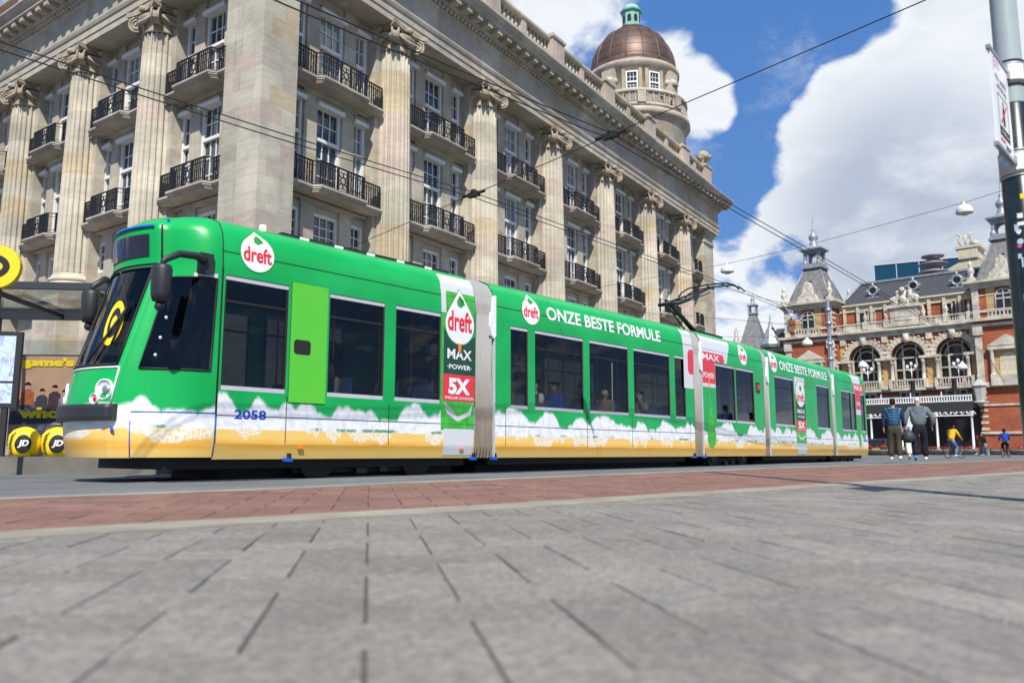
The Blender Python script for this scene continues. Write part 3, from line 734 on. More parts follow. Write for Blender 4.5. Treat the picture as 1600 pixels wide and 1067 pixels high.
# --- driver's cab : a loft through plan outlines at successive heights
def cab_path(z):
    """half plan at height z: corner x, nose x, half width"""
    T = [(.25, -1.13, -1.28, .70), (.45, -1.16, -1.35, .72), (.62, -1.17, -1.38, .72), (.95, -1.16, -1.37, .72), (1.33, -1.09, -1.29, .72), (2.05, -.88, -1.06, .715), (2.70, -.69, -.87, .71), (3.22, -.71, -.90, .69), (3.42, -.5, -.62, .55)]
    for (z0, *a), (z1, *b2) in zip(T, T[1:]):
        if z <= z1 + 1e-6:
            f = max(0, (z - z0) / (z1 - z0)); return [p + (q - p) * f for p, q in zip(a, b2)]
    return T[-1][1:]
NS, NC, NF = 9, 4, 12
def cab_ring(z, disp=0.):
    cx, nx, hw = cab_path(z); yi = prof_y(z); pts = []
    yc = 1.2 - hw
    for i in range(NS):                                     # near side, from the seam to the corner
        f = i / NS
        x = -.10 + (cx + .06 + .10) * f
        pts.append((x, yi + (yc - yi) * (f ** 2.2)))
    for i in range(NC):                                     # rounded corner
        f = i / NC; a = f * pi / 2
        pts.append((cx + .06 - .10 * sin(a) * 1.0, yc + .11 * (1 - cos(a))))
    for i in range(NF + 1):                                 # front
        q = -1 + i / NF
        yy = 1.2 + q * (hw - .11); xx = nx + (cx - .04 - nx) * abs(q) ** 2.0
        pts.append((xx, yy))
    return pts + [(x, 2.4 - y) for x, y in pts[-2::-1]]
ZL = [.25, .45, .62, .69, .89, 1.10, 1.33, 1.38, 1.7, 2.05, 2.4, 2.52, 2.66, 2.72, 2.84, 3.0, 3.14, 3.22, 3.30]
rings = [cab_ring(z) for z in ZL]; K = len(rings[0])
shell = MB(); side = MB(); far_side = MB(); wind = MB(); hole = set()
allv = [(x, y, z) for r, z in zip(rings, ZL) for x, y in r]
iF0, iF1 = NS + NC, K - 1 - NS - NC
for i in range(len(ZL) - 1):
    za, zb = ZL[i], ZL[i + 1]
    for j in range(K - 1):
        f = [(i * K + j), (i * K + j + 1), ((i + 1) * K + j + 1), ((i + 1) * K + j)]
        v4 = [allv[q] for q in f]
        sidewin = 1.33 <= za and zb <= 2.52 + 1e-6
        if sidewin and 1 <= j < NS - 1: side.add(v4, [(0, 1, 2, 3)], 0); continue
        if sidewin and K - 1 - (NS - 1) <= j < K - 2: far_side.add(v4, [(0, 1, 2, 3)], 0); continue
        if 1.38 <= za and zb <= 2.66 + 1e-6 and iF0 - 1 <= j < iF1 + 1: wind.add(v4, [(0, 1, 2, 3)], 0, True); continue
        shell.add(v4, [(0, 1, 2, 3)], 0, True)
# cap over the roof
top = rings[-1]
for r2, dz in ((.75, .09), (.35, .14)):
    pass
cr = [[(x, y, ZL[-1]) for x, y in top]]
for k2, zz in ((.82, 3.39), (.5, 3.455), (.0, 3.48)):
    cr.append([(-.10 + (x + .10) * (k2 if k2 else .02), 1.2 + (y - 1.2) * (k2 if k2 else .0), zz) for x, y in top])
vsc = [p for r in cr for p in r]
shell.add(vsc, [(i * K + j, i * K + j + 1, (i + 1) * K + j + 1, (i + 1) * K + j) for i in range(3) for j in range(K - 1)], 0, True)
shell.box(-1.0, -.12, .45, 1.95, .30, .36, 1); shell.box(-.13, -.105, .05, 2.35, .3, 2.7, 1)
cab = shell.build('cab', ['livery', 'interior'], tram)
M['cabglass'] = glass_mat('dark cab glass', (.16, .17, .17))
M['windglass'] = glass_mat('windscreen glass', (.30, .31, .31))
sw = side.build('side_window', 'cabglass', cab); fw = far_side.build('side_window', 'cabglass', cab)
ws = wind.build('windscreen', 'windglass', cab)
# rubber edging of side window and windscreen
def edge_line(mat, name, parent, pts, r): return MB().tube(pts, r, 6).build(name, mat, parent)
def rp(z, j, o=.004):
    x, y = cab_ring(z)[j]; return (x - .0, y - o if j < NS + 2 else y, z)
edge_line('rubber', 'window_seal', sw, [rp(z, NS - 1) for z in (1.33, 1.7, 2.05, 2.4, 2.52)] + [rp(2.52, j) for j in range(NS - 2, 0, -1)] + [rp(z, 1) for z in (2.4, 2.05, 1.7, 1.33)] + [rp(1.33, j) for j in range(2, NS)], .014)
MB().add([rp(2.52, j, .012) for j in range(1, NS - 3)] + [rp(2.58, j, .012) for j in range(1, NS - 3)], [(j, j + 1, (NS - 4) + j + 1, (NS - 4) + j) for j in range(NS - 5)]).build('window_strip', 'grey', sw)
fr = lambda z, j: (cab_ring(z)[j][0] - .012, cab_ring(z)[j][1], z)
edge_line('rubber', 'windscreen_seal', ws, [fr(z, iF0 - 1) for z in (1.38, 1.7, 2.05, 2.4, 2.66)] + [fr(2.66, j) for j in range(iF0, iF1 + 1)] + [fr(z, iF1 + 1) for z in (2.4, 2.05, 1.7, 1.38)] + [fr(1.38, j) for j in range(iF1, iF0 - 2, -1)], .016)
edge_line('white', 'pillar_trim', cab, [(cab_ring(z)[iF1 + 3][0] - .01, cab_ring(z)[iF1 + 3][1] + .012, z) for z in (1.33, 1.7, 2.05, 2.4, 2.72)], .03)
for z in (1.5, 1.72, 1.98): MB().ball((cab_ring(z)[NS - 2][0], cab_ring(z)[NS - 2][1] - .012, z), .022, 8, 0, (1, .4, 1)).build('window_clip', 'lightgrey', sw)
# destination display above the windscreen
dd = MB(); ds = MB()
def front_band(mb, z0, z1, j0, j1, o, n=1, mi=0):
    zs = [z0 + (z1 - z0) * i / n for i in range(n + 1)]
    vs = [(cab_ring(z)[j][0] - o, cab_ring(z)[j][1], z) for z in zs for j in range(j0, j1 + 1)]; w = j1 - j0 + 1
    mb.add(vs, [(i * w + q, i * w + q + 1, (i + 1) * w + q + 1, (i + 1) * w + q) for i in range(n) for q in range(w - 1)], mi, True)
front_band(dd, 2.815, 3.11, iF0 + 1, iF1 - 2, .012, 3)
M['display'] = P('dark display glass', (.02, .012, .012), .05, spec=.8)
dp = dd.build('destination_display', 'display', cab)
front_band(ds, 3.205, 3.235, iF0 - 1, iF1 + 1, .03); ds.box(-.72, -.62, 1.45, 1.62, 3.22, 3.34); ds.box(-.60, -.57, .55, .58, 3.18, 3.33); ds.build('display_trim', 'bluepaint', cab)
edge_line('rubber', 'display_seam', cab, [(cab_ring(2.71)[j][0] - .006, cab_ring(2.71)[j][1], 2.71) for j in range(iF0 - 2, iF1 + 3)], .012)
edge_line('rubber', 'display_seam', cab, [(cab_ring(z)[NS + 1][0], cab_ring(z)[NS + 1][1] - .004, z) for z in (2.71, 2.9, 3.1, 3.22)], .012)
# bumper bar
bp_ = MB(); bo = []
R0 = cab_ring(.79); js = range(NS, K - NS)
for o, z in ((.0, .69), (.075, .69), (.085, .74), (.085, .85), (.07, .89), (.0, .89)):
    bo.append([(x - o - .0, y if o == 0 else 1.2 + (y - 1.2) * (1 + o * .7), z) for x, y in (R0[j] for j in js)])
w = len(bo[0]); bp_.add([p for r in bo for p in r], [(i * w + j, i * w + j + 1, (i + 1) * w + j + 1, (i + 1) * w + j) for i in range(5) for j in range(w - 1)], 0, False)
for e in (0, w - 1): bp_.add([r[e] for r in bo], [tuple(range(6))])
bp_.build('bumper', 'black', cab)
# headlight clusters
M['lamp_white'] = P('lamp reflector', (.80, .80, .80), .2, spec=.8, coat=.5)
M['lamp_red'] = P('red lamp lens', (.55, .03, .01), .12, coat=.6)
def lamp(j, z, r, name, mats, deep):
    x, y = cab_ring(z)[j]; x2, y2 = cab_ring(z)[j + 1]; nx, ny = -(y2 - y), (x2 - x); l = sqrt(nx * nx + ny * ny); nx, ny = nx / l, ny / l
    if nx > 0: nx, ny = -nx, -ny
    t = Vector((-ny, nx, 0)); nn = Vector((nx, ny, 0)); up = Vector((0, 0, 1)); c = Vector((x, y, z))
    mb = MB(); xf = lambda a, b2, q: c + t * a + up * b2 + nn * q
    n = 20
    mb.lathe([(r * 1.12, -.01), (r * 1.12, .022), (r, .026), (r * .96, .010), (r * .5, .004), (.002, .002)], n, 0, 0, 0, True, xf=xf)
    mb.lathe([(r * .5, .006), (r * .45, .022), (r * .2, .028), (.002, .028)], n, r * .25, 0, 1, True, xf=xf)
    return mb.build(name, mats, cab)
lamp(iF0 + 1, 1.07, .115, 'headlight', ['lamp_white', 'steel'], .03); lamp(iF1 - 2, 1.07, .115, 'headlight', ['lamp_white', 'steel'], .03)
lamp(iF0 + 3, .955, .06, 'tail_lamp', ['lamp_white', 'lamp_red'], .03); lamp(iF1 - 4, .955, .06, 'tail_lamp', ['lamp_white', 'lamp_red'], .03)
# seams of the nose cover (white bead and blue joint)
edge_line('white', 'hood_seam', cab, [(cab_ring(1.345)[j][0] - .006, cab_ring(1.345)[j][1], 1.345) for j in range(iF0 - 2, iF1 + 3)], .013)
edge_line('white', 'hood_seam', cab, [(cab_ring(z)[iF0 - 2][0] - .006, cab_ring(z)[iF0 - 2][1] - .004, z) for z in (.9, 1.1, 1.345)], .012)
edge_line('bluepaint', 'panel_joint', cab, [(cab_ring(z)[NS - 1][0], cab_ring(z)[NS - 1][1] - .002, z) for z in (.25, .45, .69)], .0075)
edge_line('bluepaint', 'panel_joint', cab, [(cab_ring(.80)[j][0], cab_ring(.80)[j][1] - .001, .80) for j in range(0, NS)], .0075)
edge_line('bluepaint', 'panel_joint', cab, [(-.10, prof_y(z) - .002, z) for z in (.26, .42, .80)], .0075)
edge_line('rubber', 'panel_joint', cab, [(-.10, prof_y(z) - .001, z) for z in (.80, 1.6, 2.7, 2.95, 3.15, 3.3, 3.4)], .008)
MB().ball((cab_ring(.55)[NS + 1][0] - .01, cab_ring(.55)[NS + 1][1], .58), .04, 10, 0, (.4, 1, 1)).build('tow_cover', 'bluepaint', cab)
# wiper, and the yellow sign's reflection painted as a decal on the screen
wp = MB(); q0 = Vector((cab_ring(1.42)[iF0 + 8][0] - .05, cab_ring(1.42)[iF0 + 8][1], 1.42)); q1 = Vector((cab_ring(2.15)[iF0 + 2][0] - .05, cab_ring(2.15)[iF0 + 2][1], 2.12))
wp.tube([q0, q1], .014, 6); wp.tube([q1 + Vector((.12, .02, -.45)) * -1.0 + Vector((0, 0, 0)), q1, q1 + Vector((-.16, .02, -.5))], .012, 6)
wp.build('wiper', 'rubber', ws)
st = MB()
def on_screen(u, z, o=-.02):
    zz = z; r = cab_ring(zz); y = u
    for a, b2 in zip(r[iF0:iF1], r[iF0 + 1:iF1 + 1]):
        if a[1] <= y <= b2[1]:
            f = (y - a[1]) / (b2[1] - a[1] + 1e-9); return (a[0] + (b2[0] - a[0]) * f - o, y, zz)
    return (r[iF0][0] - o, y, zz)
def oval(cu, cz, a, b2, n=24, tilt=.18): return [on_screen(cu + a * cos(2 * pi * k / n) + tilt * b2 * sin(2 * pi * k / n), cz + b2 * sin(2 * pi * k / n), .012) for k in range(n)]
def ringf(mb, o1, o2, mi):
    n = len(o1); mb.add(o1 + o2, [(k, (k + 1) % n, n + (k + 1) % n, n + k) for k in range(n)], mi)
ringf(st, oval(.86, 1.93, .155, .30), oval(.86, 1.93, .10, .205), 0); ringf(st, oval(.86, 1.93, .10, .205), oval(.86, 1.93, .05, .10), 1); st.add(oval(.86, 1.93, .05, .10), [tuple(range(24))], 0)
st.build('painted_sign_reflection', ['yellow', 'rubber'], ws, recalc=False)
# mirrors
def mirror(near):
    s = 1 if near else -1
    fy = (lambda y: y) if near else (lambda y: 2.4 - y)
    mb = MB()
    mb.box(-.42, -.24, *sorted((fy(-.03), fy(.06))), 2.56, 2.82, 0)
    m_ = -.24 if near else .40; mx_ = -1.0 if near else -.93
    mb.tube([(-.36, fy(-.02), 2.72), (-.52, fy(-.10 if near else .02), 2.74), (-.78, fy(m_ + .04), 2.70), (mx_ + .02, fy(m_), 2.58), (mx_, fy(m_), 2.50)], [.055, .05, .045, .04, .035], 8)
    arm = mb.build('mirror_arm', 'black', cab)
    hd = MB(); prof = [(.02, 2.06), (.085, 2.08), (.105, 2.16), (.115, 2.46), (.10, 2.51), (.03, 2.53)]
    hd.lathe(prof, 12, mx_, fy(m_), 0, True, rz=1.25); hd.ball((mx_, fy(m_), 2.02), .062, 10)
    h = hd.build('mirror_housing', 'black', arm)
    return arm
mirror(True); mirror(False)
# cab interior : desk and driver's seat
ci = MB(); ci.lathe([(.42, .9), (.45, 1.3), (.40, 1.42), (.25, 1.48), (.01, 1.5)], 16, -.62, .95, 0, True); ci.box(-.42, -.32, .8, 1.25, 1.0, 1.75, 1); ci.box(-.5, -.2, .78, 1.28, .9, 1.0, 1)
ci.build('driver_desk', ['black', 'seatblue'], cab)
for o, x, y, z in ((S1, 4.60, -.01, .30), (S2, .03, -.01, .26), (S2, 7.15, -.01, .26), (S3, .05, -.01, .26), (S1, 1.0, -.01, .24)):
    MB().box(x - .07, x + .05, -.015, .05, .19, .24, 0).box(x - .02, x + .02, -.02, .03, .24, .30, 1).build('coupling_lug', ['bluepaint', 'rubber'], o)

# ------------------------------------------------------------------ corner office building
BC = Vector((-7.668, 27.0, 0))
AR = 33.5; tR = Vector((sin(R(AR)), cos(R(AR)), 0)); nR = Vector((-cos(R(AR)), sin(R(AR)), 0))     # along / inward
AL = 125.5; tL = Vector((sin(R(AL)), cos(R(AL)), 0)); nL = Vector((-cos(R(AL)), sin(R(AL)), 0))    # along (towards the corner) / inward
C2 = BC + tR * -1.711; C2 = Vector((C2.x * 1.022, C2.y * 1.022, 0))
bld = thing('office_building', 'huge buff sandstone corner building with giant fluted columns, iron balconies and a domed turret', 'building', BC, 0)
FR = dict(o=BC - BC, t=tR, n=nR, rz=R(90 - AR)); FL = dict(o=C2 - BC, t=tL, n=nL, rz=R(90 - AL))
def fpos(F, x, y=0., z=0.): return F['o'] + F['t'] * x + F['n'] * y + Vector((0, 0, z))
ZB, ZS, ZCAP = 7.0, 17.5, 16.45        # column foot, soffit, capital foot

def column_mesh(r0=.80, r1=.69):
    mb = MB(); NFL = 22; prof = []; K_ = NFL * 6
    zs = [ZB + .62, ZB + 2.5, ZB + 5, ZB + 7.2, ZCAP]
    vs = []
    for i, z in enumerate(zs):
        f = i / (len(zs) - 1); r = r0 + (r1 - r0) * (f ** 1.4)
        for k in range(K_):
            dep = (0, .0, .052, .078, .078, .052)[k % 6]
            a = 2 * pi * (k + (0, .25, -.25, -.1, .1, .25)[k % 6]) / K_
            vs.append(((r - dep) * cos(a), (r - dep) * sin(a), z))
    mb.add(vs, [(i * K_ + k, i * K_ + (k + 1) % K_, (i + 1) * K_ + (k + 1) % K_, (i + 1) * K_ + k) for i in range(len(zs) - 1) for k in range(K_)])
    mb.lathe([(r0 + .02, ZB + .66), (r0 + .06, ZB + .60), (r0 + .06, ZB + .52), (r0 + .16, ZB + .47), (r0 + .19, ZB + .40), (r0 + .16, ZB + .33), (r0 + .12, ZB + .31), (r0 + .24, ZB + .24), (r0 + .26, ZB + .16), (r0 + .22, ZB + .10)], 32)
    mb.box(-r0 - .24, r0 + .24, -r0 - .24, r0 + .24, ZB, ZB + .10)
    return mb.mesh('column', 'colstone')
def capital_mesh(r=.70):
    mb = MB(); z = ZCAP
    mb.lathe([(r, z), (r + .05, z + .04), (r + .03, z + .10), (r + .02, z + .34), (r + .10, z + .42), (r + .24, z + .60), (r + .20, z + .70)], 28)
    a = .98
    ab = []
    for q in range(4):                                       # concave sided abacus
        for k in range(6):
            u = -1 + 2 * k / 6; rr = (a - .16 * (1 - u * u)); th = q * pi / 2
            x, y = u * (a + .04), -rr
            ab.append((x * cos(th) - y * sin(th), x * sin(th) + y * cos(th)))
    mb.ext(ab, z + .86, z + 1.05); mb.ext([(x * .94, y * .94) for x, y in ab], z + .78, z + .86)
    for q in range(4):                                       # diagonal volutes
        th = pi / 4 + q * pi / 2; c, s_ = cos(th), sin(th)
        def W(u, v, h): return (u * c - v * s_, u * s_ + v * c, h)
        pts = []
        for k in range(34):
            t_ = k / 33; an = pi / 2 - t_ * 2.3 * 2 * pi; rr = .30 * (1 - t_) ** .8 + .035
            pts.append((.93 + rr * cos(an), z + .50 + rr * sin(an)))
        for v in (-.13, .13): mb.tube([W(u, v, h) for u, h in pts], .042, 5)
        disc = [(.93 + .27 * cos(2 * pi * k / 14), z + .50 + .27 * sin(2 * pi * k / 14)) for k in range(14)]
        vs = [W(u, v, h) for v in (-.12, .12) for u, h in disc]
        mb.add(vs, [tuple(range(14)), tuple(range(14, 28))] + [(k, (k + 1) % 14, 14 + (k + 1) % 14, 14 + k) for k in range(14)], 0, False)
        mb.tube([W(.45, 0, z + .78), W(.8, 0, z + .80), W(.95, 0, z + .78)], [.16, .14, .1], 6)
        th2 = q * pi / 2                                     # rosette and festoon between the volutes
        c, s_ = cos(th2), sin(th2)
        mb.ball(W(.86, 0, z + .92), .17, 8, 0, (.8, 1, .9))
        mb.tube([W(.74, -.5, z + .62), W(.86, -.25, z + .42), W(.90, 0, z + .36), W(.86, .25, z + .42), W(.74, .5, z + .62)], [.05, .08, .10, .08, .05], 6)
        mb.ball(W(.80, 0, z + .30), .11, 7, 0, (.7, .8, 1.5))
    for k in range(16): mb.ball(((r + .10) * cos(2 * pi * k / 16), (r + .10) * sin(2 * pi * k / 16), z + .52), .075, 6, 0, (1, 1, 1.2))
    return mb.mesh('capital', 'carve')
col_me, cap_me = column_mesh(), capital_mesh()

def railing_mesh(L, h=.92):
    mb = MB(); b = .34; y0, y1 = 0., -.26
    path = [(-L / 2, y0), (-L * b / 1.2, y0), (-L * b / 1.2 + .16, y1), (L * b / 1.2 - .16, y1), (L * b / 1.2, y0), (L / 2, y0)]
    for z, r in ((h, .032), (h - .16, .017), (.06, .022), (.17, .014)):
        mb.tube([(x, y, z) for x, y in path], r, 6, 0, True, False)
    segs = []
    for (xa, ya), (xb, yb) in zip(path, path[1:]):
        n = max(1, int(abs(xb - xa) / .115))
        for i in range(n + 1): segs.append((xa + (xb - xa) * i / n, ya + (yb - ya) * i / n, i in (0, n)))
    for i, (x, y, post) in enumerate(segs):
        if abs(x) < .25: continue
        mb.box(x - (.035 if post else .017), x + (.035 if post else .017), y - .018, y + .018, .0 if post else .06, h)
        if not post and i % 2 == 0:                          # loops near the rails
            for zc in (.27, h - .27): mb.add([(x + .067 + rr * cos(2 * pi * k / 8), y - .012, zc + rr * sin(2 * pi * k / 8)) for rr in (.065, .035) for k in range(8)], [(k, (k + 1) % 8, 8 + (k + 1) % 8, 8 + k) for k in range(8)])
        elif not post: mb.box(x - .026, x + .026, y - .02, y + .02, .42, .52)
    y = y1                                                   # centre panel : frame with a pierced star
    for xx in (-.24, .24): mb.box(xx - .035, xx + .035, y - .025, y + .025, 0, h)
    for a in range(8):
        t = a * pi / 4; mb.box(-.02, .02, -.012, .012, .10, .30, 0, lambda px, py, pz, t=t: (px * cos(t) + pz * sin(t), y + py, .47 + pz * cos(t) - px * sin(t)))
    mb.tube([(.13 * cos(2 * pi * k / 12), y, .47 + .15 * sin(2 * pi * k / 12)) for k in range(13)], .022, 5)
    return mb.mesh('railing', 'iron')
def slab_mesh(L):
    mb = MB(); b = .34
    def outl(o): return [(-L / 2, .55), (-L / 2, -o), (-L * b / 1.2 - .03, -o), (-L * b / 1.2 + .12, -o - .28), (L * b / 1.2 - .12, -o - .28), (L * b / 1.2 + .03, -o), (L / 2, -o), (L / 2, .55)]
    for o, za, zb in ((.24, -.08, .0), (.20, -.14, -.08), (.13, -.20, -.14), (.09, -.25, -.20)): mb.ext(outl(o), za, zb)
    return mb.mesh('balcony_slab', 'trim')
def window_mesh(w, h, cols, rows_t, rows_b, split, blind=True):
    """white timber sash window, origin bottom centre, depth along +y"""
    mb = MB(); f = .115
    for x0, x1, z0, z1 in ((-w / 2, -w / 2 + f, 0, h), (w / 2 - f, w / 2, 0, h), (-w / 2 + f, w / 2 - f, 0, f), (-w / 2 + f, w / 2 - f, h - f, h)): mb.box(x0, x1, -.10, .10, z0, z1)
    zs = h * split if split else None
    if split: mb.box(-w / 2 + f, w / 2 - f, -.13, .06, zs - .06, zs + .06)
    parts = [(f, (zs - .06) if split else h - f, rows_b)] + ([(zs + .06, h - f, rows_t)] if split else [])
    for za, zb, rows in parts:
        for i in range(1, cols):
            x = -w / 2 + f + (w - 2 * f) * i / cols; mb.box(x - .018, x + .018, -.03, .04, za, zb)
        for i in range(1, rows):
            z = za + (zb - za) * i / rows; mb.box(-w / 2 + f, w / 2 - f, -.029, .039, z - .018, z + .018)
    if blind: mb.box(-w / 2 - .03, w / 2 + .03, -.34, -.10, h - .10, h + .06)
    g = MB().quad((-w / 2 + f / 2, .012, f / 2), (w / 2 - f / 2, .012, f / 2), (w / 2 - f / 2, .012, h - f / 2), (-w / 2 + f / 2, .012, h - f / 2))
    return mb.mesh('window', 'whitepaint'), g.mesh('pane', 'pane')
ROWS = [(7.75, 9.05, 0), (9.75, 13.2, .62), (13.85, 16.95, .56)]
WN = {}
for r, (za, zb, sp) in enumerate(ROWS):
    WN[r, 1] = window_mesh(1.28, zb - za, 3, 2, 3, sp, r > 0); WN[r, 0] = window_mesh(.70, zb - za, 2, 2, 3, sp, r > 0)
RL = {}
def bay(F, xa, xb, narrow=True, rows=(0, 1, 2)):
    """recessed three-light bay between two columns"""
    xc = (xa + xb) / 2; L = xb - xa; mb = MB()
    m0 = .64; m1 = m0 + .62 * min(1, L / 4.5); n1 = m1 + .70
    xs = [(-L / 2 - .3, -n1), (-m1, -m0), (m0, m1), (n1, L / 2 + .3)]
    for a, b2 in xs:
        pil = abs(a + b2) < 2 * (m1 + .1)
        mb.box(a, b2, .36 if pil else .46, 1.3, ZB - 1, ZS + .05)
    for a, b2 in ((-n1, -m1), (-m0, m0), (m1, n1)):
        zz = [ZB - 1] + [q for r in ROWS for q in r[:2]] + [ZS + .04]
        for i in range(0, len(zz), 2): mb.box(a - .001, b2 + .001, .44, 1.3, zz[i], zz[i + 1])
        for za, zb, sp in ROWS[1:]: mb.box(a - .05, b2 + .05, .30, .5, zb + .12, zb + .20)
    for za, zb, sp in ROWS[:2]:                                # moulded head over each storey's mullions
        mb.box(-L / 2 + .0, L / 2 - .0, .24, .4, zb + .32, zb + .40); mb.box(-m1 - .10, m1 + .10, .28, .4, zb + .24, zb + .32)
    mb.build('wall_bay', 'stone', bld, fpos(F, xc), F['rz'])
    k = round(L, 2)
    if k not in RL: RL[k] = railing_mesh(L - .06), slab_mesh(L)
    for z in (ROWS[1][0], ROWS[2][0]):
        s_ = put(RL[k][1], 'balcony', bld, fpos(F, xc, -.05, z), F['rz'])
        put(RL[k][0], 'railing', s_, (0, -.12, 0))
    for r in rows:
        for dx, big in ((0, 1), (-(m1 + .35), 0), (m1 + .35, 0)):
            o = put(WN[r, big][0], 'window', bld, fpos(F, xc + dx, .58, ROWS[r][0]), F['rz']); put(WN[r, big][1], 'pane', o)
def column(F, x):
    o = put(col_me, 'column', bld, fpos(F, x), F['rz']); c = put(cap_me, 'capital', o)
    MB().box(-.99, .99, .02, .9, ZB, ZS).box(-1.0, 1.0, .0, .9, ZS - 1.0, ZS - .85).build('pilaster', 'stone', bld, fpos(F, x), F['rz'])
    MB().box(-1.15, 1.15, -1.15, .9, ZB - .55, ZB - .003).box(-1.05, 1.05, -1.05, .9, .0, ZB - .55).build('pedestal', 'stone', bld, fpos(F, x), F['rz'])

colsR = [5.0 + 6.28 * k for k in range(6)]; ENDR = 42.4
for x in colsR: column(FR, x)
bay(FR, -.30, 4.22)
for a, b2 in zip(colsR, colsR[1:]): bay(FR, a + .78, b2 - .78)
bay(FR, colsR[-1] + .78, 40.3)
colsL = [-6.2 - 5.65 * k for k in range(4)]
for x in colsL: column(FL, x)
bay(FL, -5.42, -1.05)
for a, b2 in zip(colsL[1:], colsL): bay(FL, a + .78, b2 - .78)
bay(FL, colsL[-1] - 5.65 + .78, colsL[-1] - .78, rows=(0, 1))
# corner pier and end pilaster
def wpt(F, x, y): v = fpos(F, x, y); return (v.x, v.y)
ra = wpt(FR, -.62, -.72); rb2 = wpt(FR, -.62, 1.4); la = wpt(FL, -.85, -.72); lb = wpt(FL, -.85, 1.4)
def isect(p, d, q, e):
    den = d.x * e.y - d.y * e.x; s_ = ((q[0] - p[0]) * e.y - (q[1] - p[1]) * e.x) / den; return (p[0] + d.x * s_, p[1] + d.y * s_)
kc = isect(ra, tR, la, tL)
MB().ext([lb, la, kc, ra, rb2], 0, ZS).build('corner_pier', 'stone', bld)
ep = MB(); ep.box(40.3, ENDR, -.35, 14, 0, ZS); ep.box(40.25, ENDR + .05, -.45, 1, ZS - .95, ZS - .75); ep.box(40.2, ENDR + .1, -.52, 1, ZS - .3, ZS)
ep.build('end_pilaster', 'stone', bld, fpos(FR, 0), FR['rz'])
# ground floor behind the tram and the stop : rusticated wall with arches
def arch_wall(mb, x0, x1, z0, z1, xc, r, zb, zs, y, depth, n=12, mi=0):
    arc = [(xc - r * cos(pi * k / n), zs + r * sin(pi * k / n)) for k in range(n + 1)]
    lo = [(xc - r, zb)] + arc + [(xc + r, zb)]
    mb.add([(x0, y, z0), (xc - r, y, z0), (xc - r, y, zb), (x0, y, z1)] , [], mi)
    mb.quad((x0, y, z0), (xc - r, y, z0), (xc - r, y, zs), (x0, y, zs), mi); mb.quad((xc + r, y, z0), (x1, y, z0), (x1, y, zs), (xc + r, y, zs), mi)
    if zb > z0: mb.quad((xc - r, y, z0), (xc + r, y, z0), (xc + r, y, zb), (xc - r, y, zb), mi)
    mb.quad((x0, y, zs), (xc - r, y, zs), (xc - r, y, z1), (x0, y, z1), mi); mb.quad((xc + r, y, zs), (x1, y, zs), (x1, y, z1), (xc + r, y, z1), mi)
    for (xa, za), (xb, zb2) in zip(arc, arc[1:]): mb.quad((xa, y, za), (xb, y, zb2), (xb, y, z1), (xa, y, z1), mi)
    for (xa, za), (xb, zb2) in zip(lo, lo[1:]): mb.quad((xa, y, za), (xb, y, zb2), (xb, y + depth, zb2), (xa, y + depth, za), mi)
def ground_floor(F, x0, x1, arches):
    mb = MB(); arches = sorted(arches); ed = [x0] + [(a + b2) / 2 for a, b2 in zip(arches, arches[1:])] + [x1]
    for a, e0, e1 in zip(arches, ed, ed[1:]): arch_wall(mb, e0, e1, 0, ZB - .56, a, 1.55, .3, 2.75, -.15, .5)
    mb.box(x0, x1, .35, .45, 0, ZB - .6, 1)
    mb.box(x0, x1, -.62, .2, ZB - .56, ZB - .30); mb.box(x0, x1, -.5, .2, ZB - .30, ZB - .12)
    for a in arches: mb.box(a - 1.55, a + 1.55, .2, .34, 2.7, 2.82, 0); mb.box(a - .06, a + .06, .25, .34, .3, 4.2, 0)
    mb.build('ground_floor_wall', ['stone', 'display'], bld, fpos(F, 0), F['rz'])
ground_floor(FR, -.7, 40.3, [1.95] + [c + 3.14 for c in colsR[:-1]] + [38.6]); ground_floor(FL, -30, -.8, [-3.2, -9.0, -14.7, -20.3, -26])
# entablature, attic balustrade : one profile swept round the corner
pc = isect(wpt(FR, 0, 0), tR, wpt(FL, 0, 0), tL)
path = [wpt(FL, -30, 0), pc, wpt(FR, ENDR - .3, 0), wpt(FR, ENDR - .3, 14)]
ENT = [(-.8, 17.5), (.70, 17.5), (.70, 17.78), (.74, 17.79), (.74, 18.08), (.79, 18.10), (.83, 18.22), (.83, 18.30), (.70, 18.34), (.70, 19.32), (.76, 19.36), (.80, 19.46), (.80, 19.62), (.95, 19.66), (1.0, 19.74), (1.0, 19.92), (1.52, 19.94), (1.55, 20.14), (1.62, 20.18), (1.74, 20.34), (1.74, 20.42), (.9, 20.52), (-.8, 20.52)]
MB().sweep(path, ENT).build('entablature', 'trim', bld)
def along(F, x0, x1, step, fn):
    n = max(1, int(abs(x1 - x0) / step)); [fn(x0 + (x1 - x0) * (i + .5) / n) for i in range(n)]
for F, x0, x1 in ((FR, -1.6, 43.6), (FL, -30, -.3)):
    mb = MB()
    along(F, x0, x1, .78, lambda x: mb.box(x - .17, x + .17, -1.47, -.98, 19.70, 19.93))
    along(F, x0, x1, .30, lambda x: mb.add(*egg(x)))if False else None
    mb.build('modillions', 'trim', bld, fpos(F, 0), F['rz'])
    mb = MB()
    along(F, x0 + .5, x1 - .6, .27, lambda x: mb.ball((x, -.86, 19.55), .13, 6, 0, (.85, .8, .8)))
    mb.build('egg_moulding', 'trim', bld, fpos(F, 0), F['rz'])
PAR = [(-.35, 20.5), (.55, 20.5), (.55, 20.75), (.45, 20.8), (.45, 21.55), (.55, 21.6), (.55, 21.72), (-.3, 21.72)]
MB().sweep(path, PAR).build('parapet_base', 'trim', bld)
TOPR = [(-.05, 22.55), (.45, 22.55), (.5, 22.62), (.5, 22.75), (-.1, 22.75)]
MB().sweep(path, TOPR).build('parapet_rail', 'trim', bld)
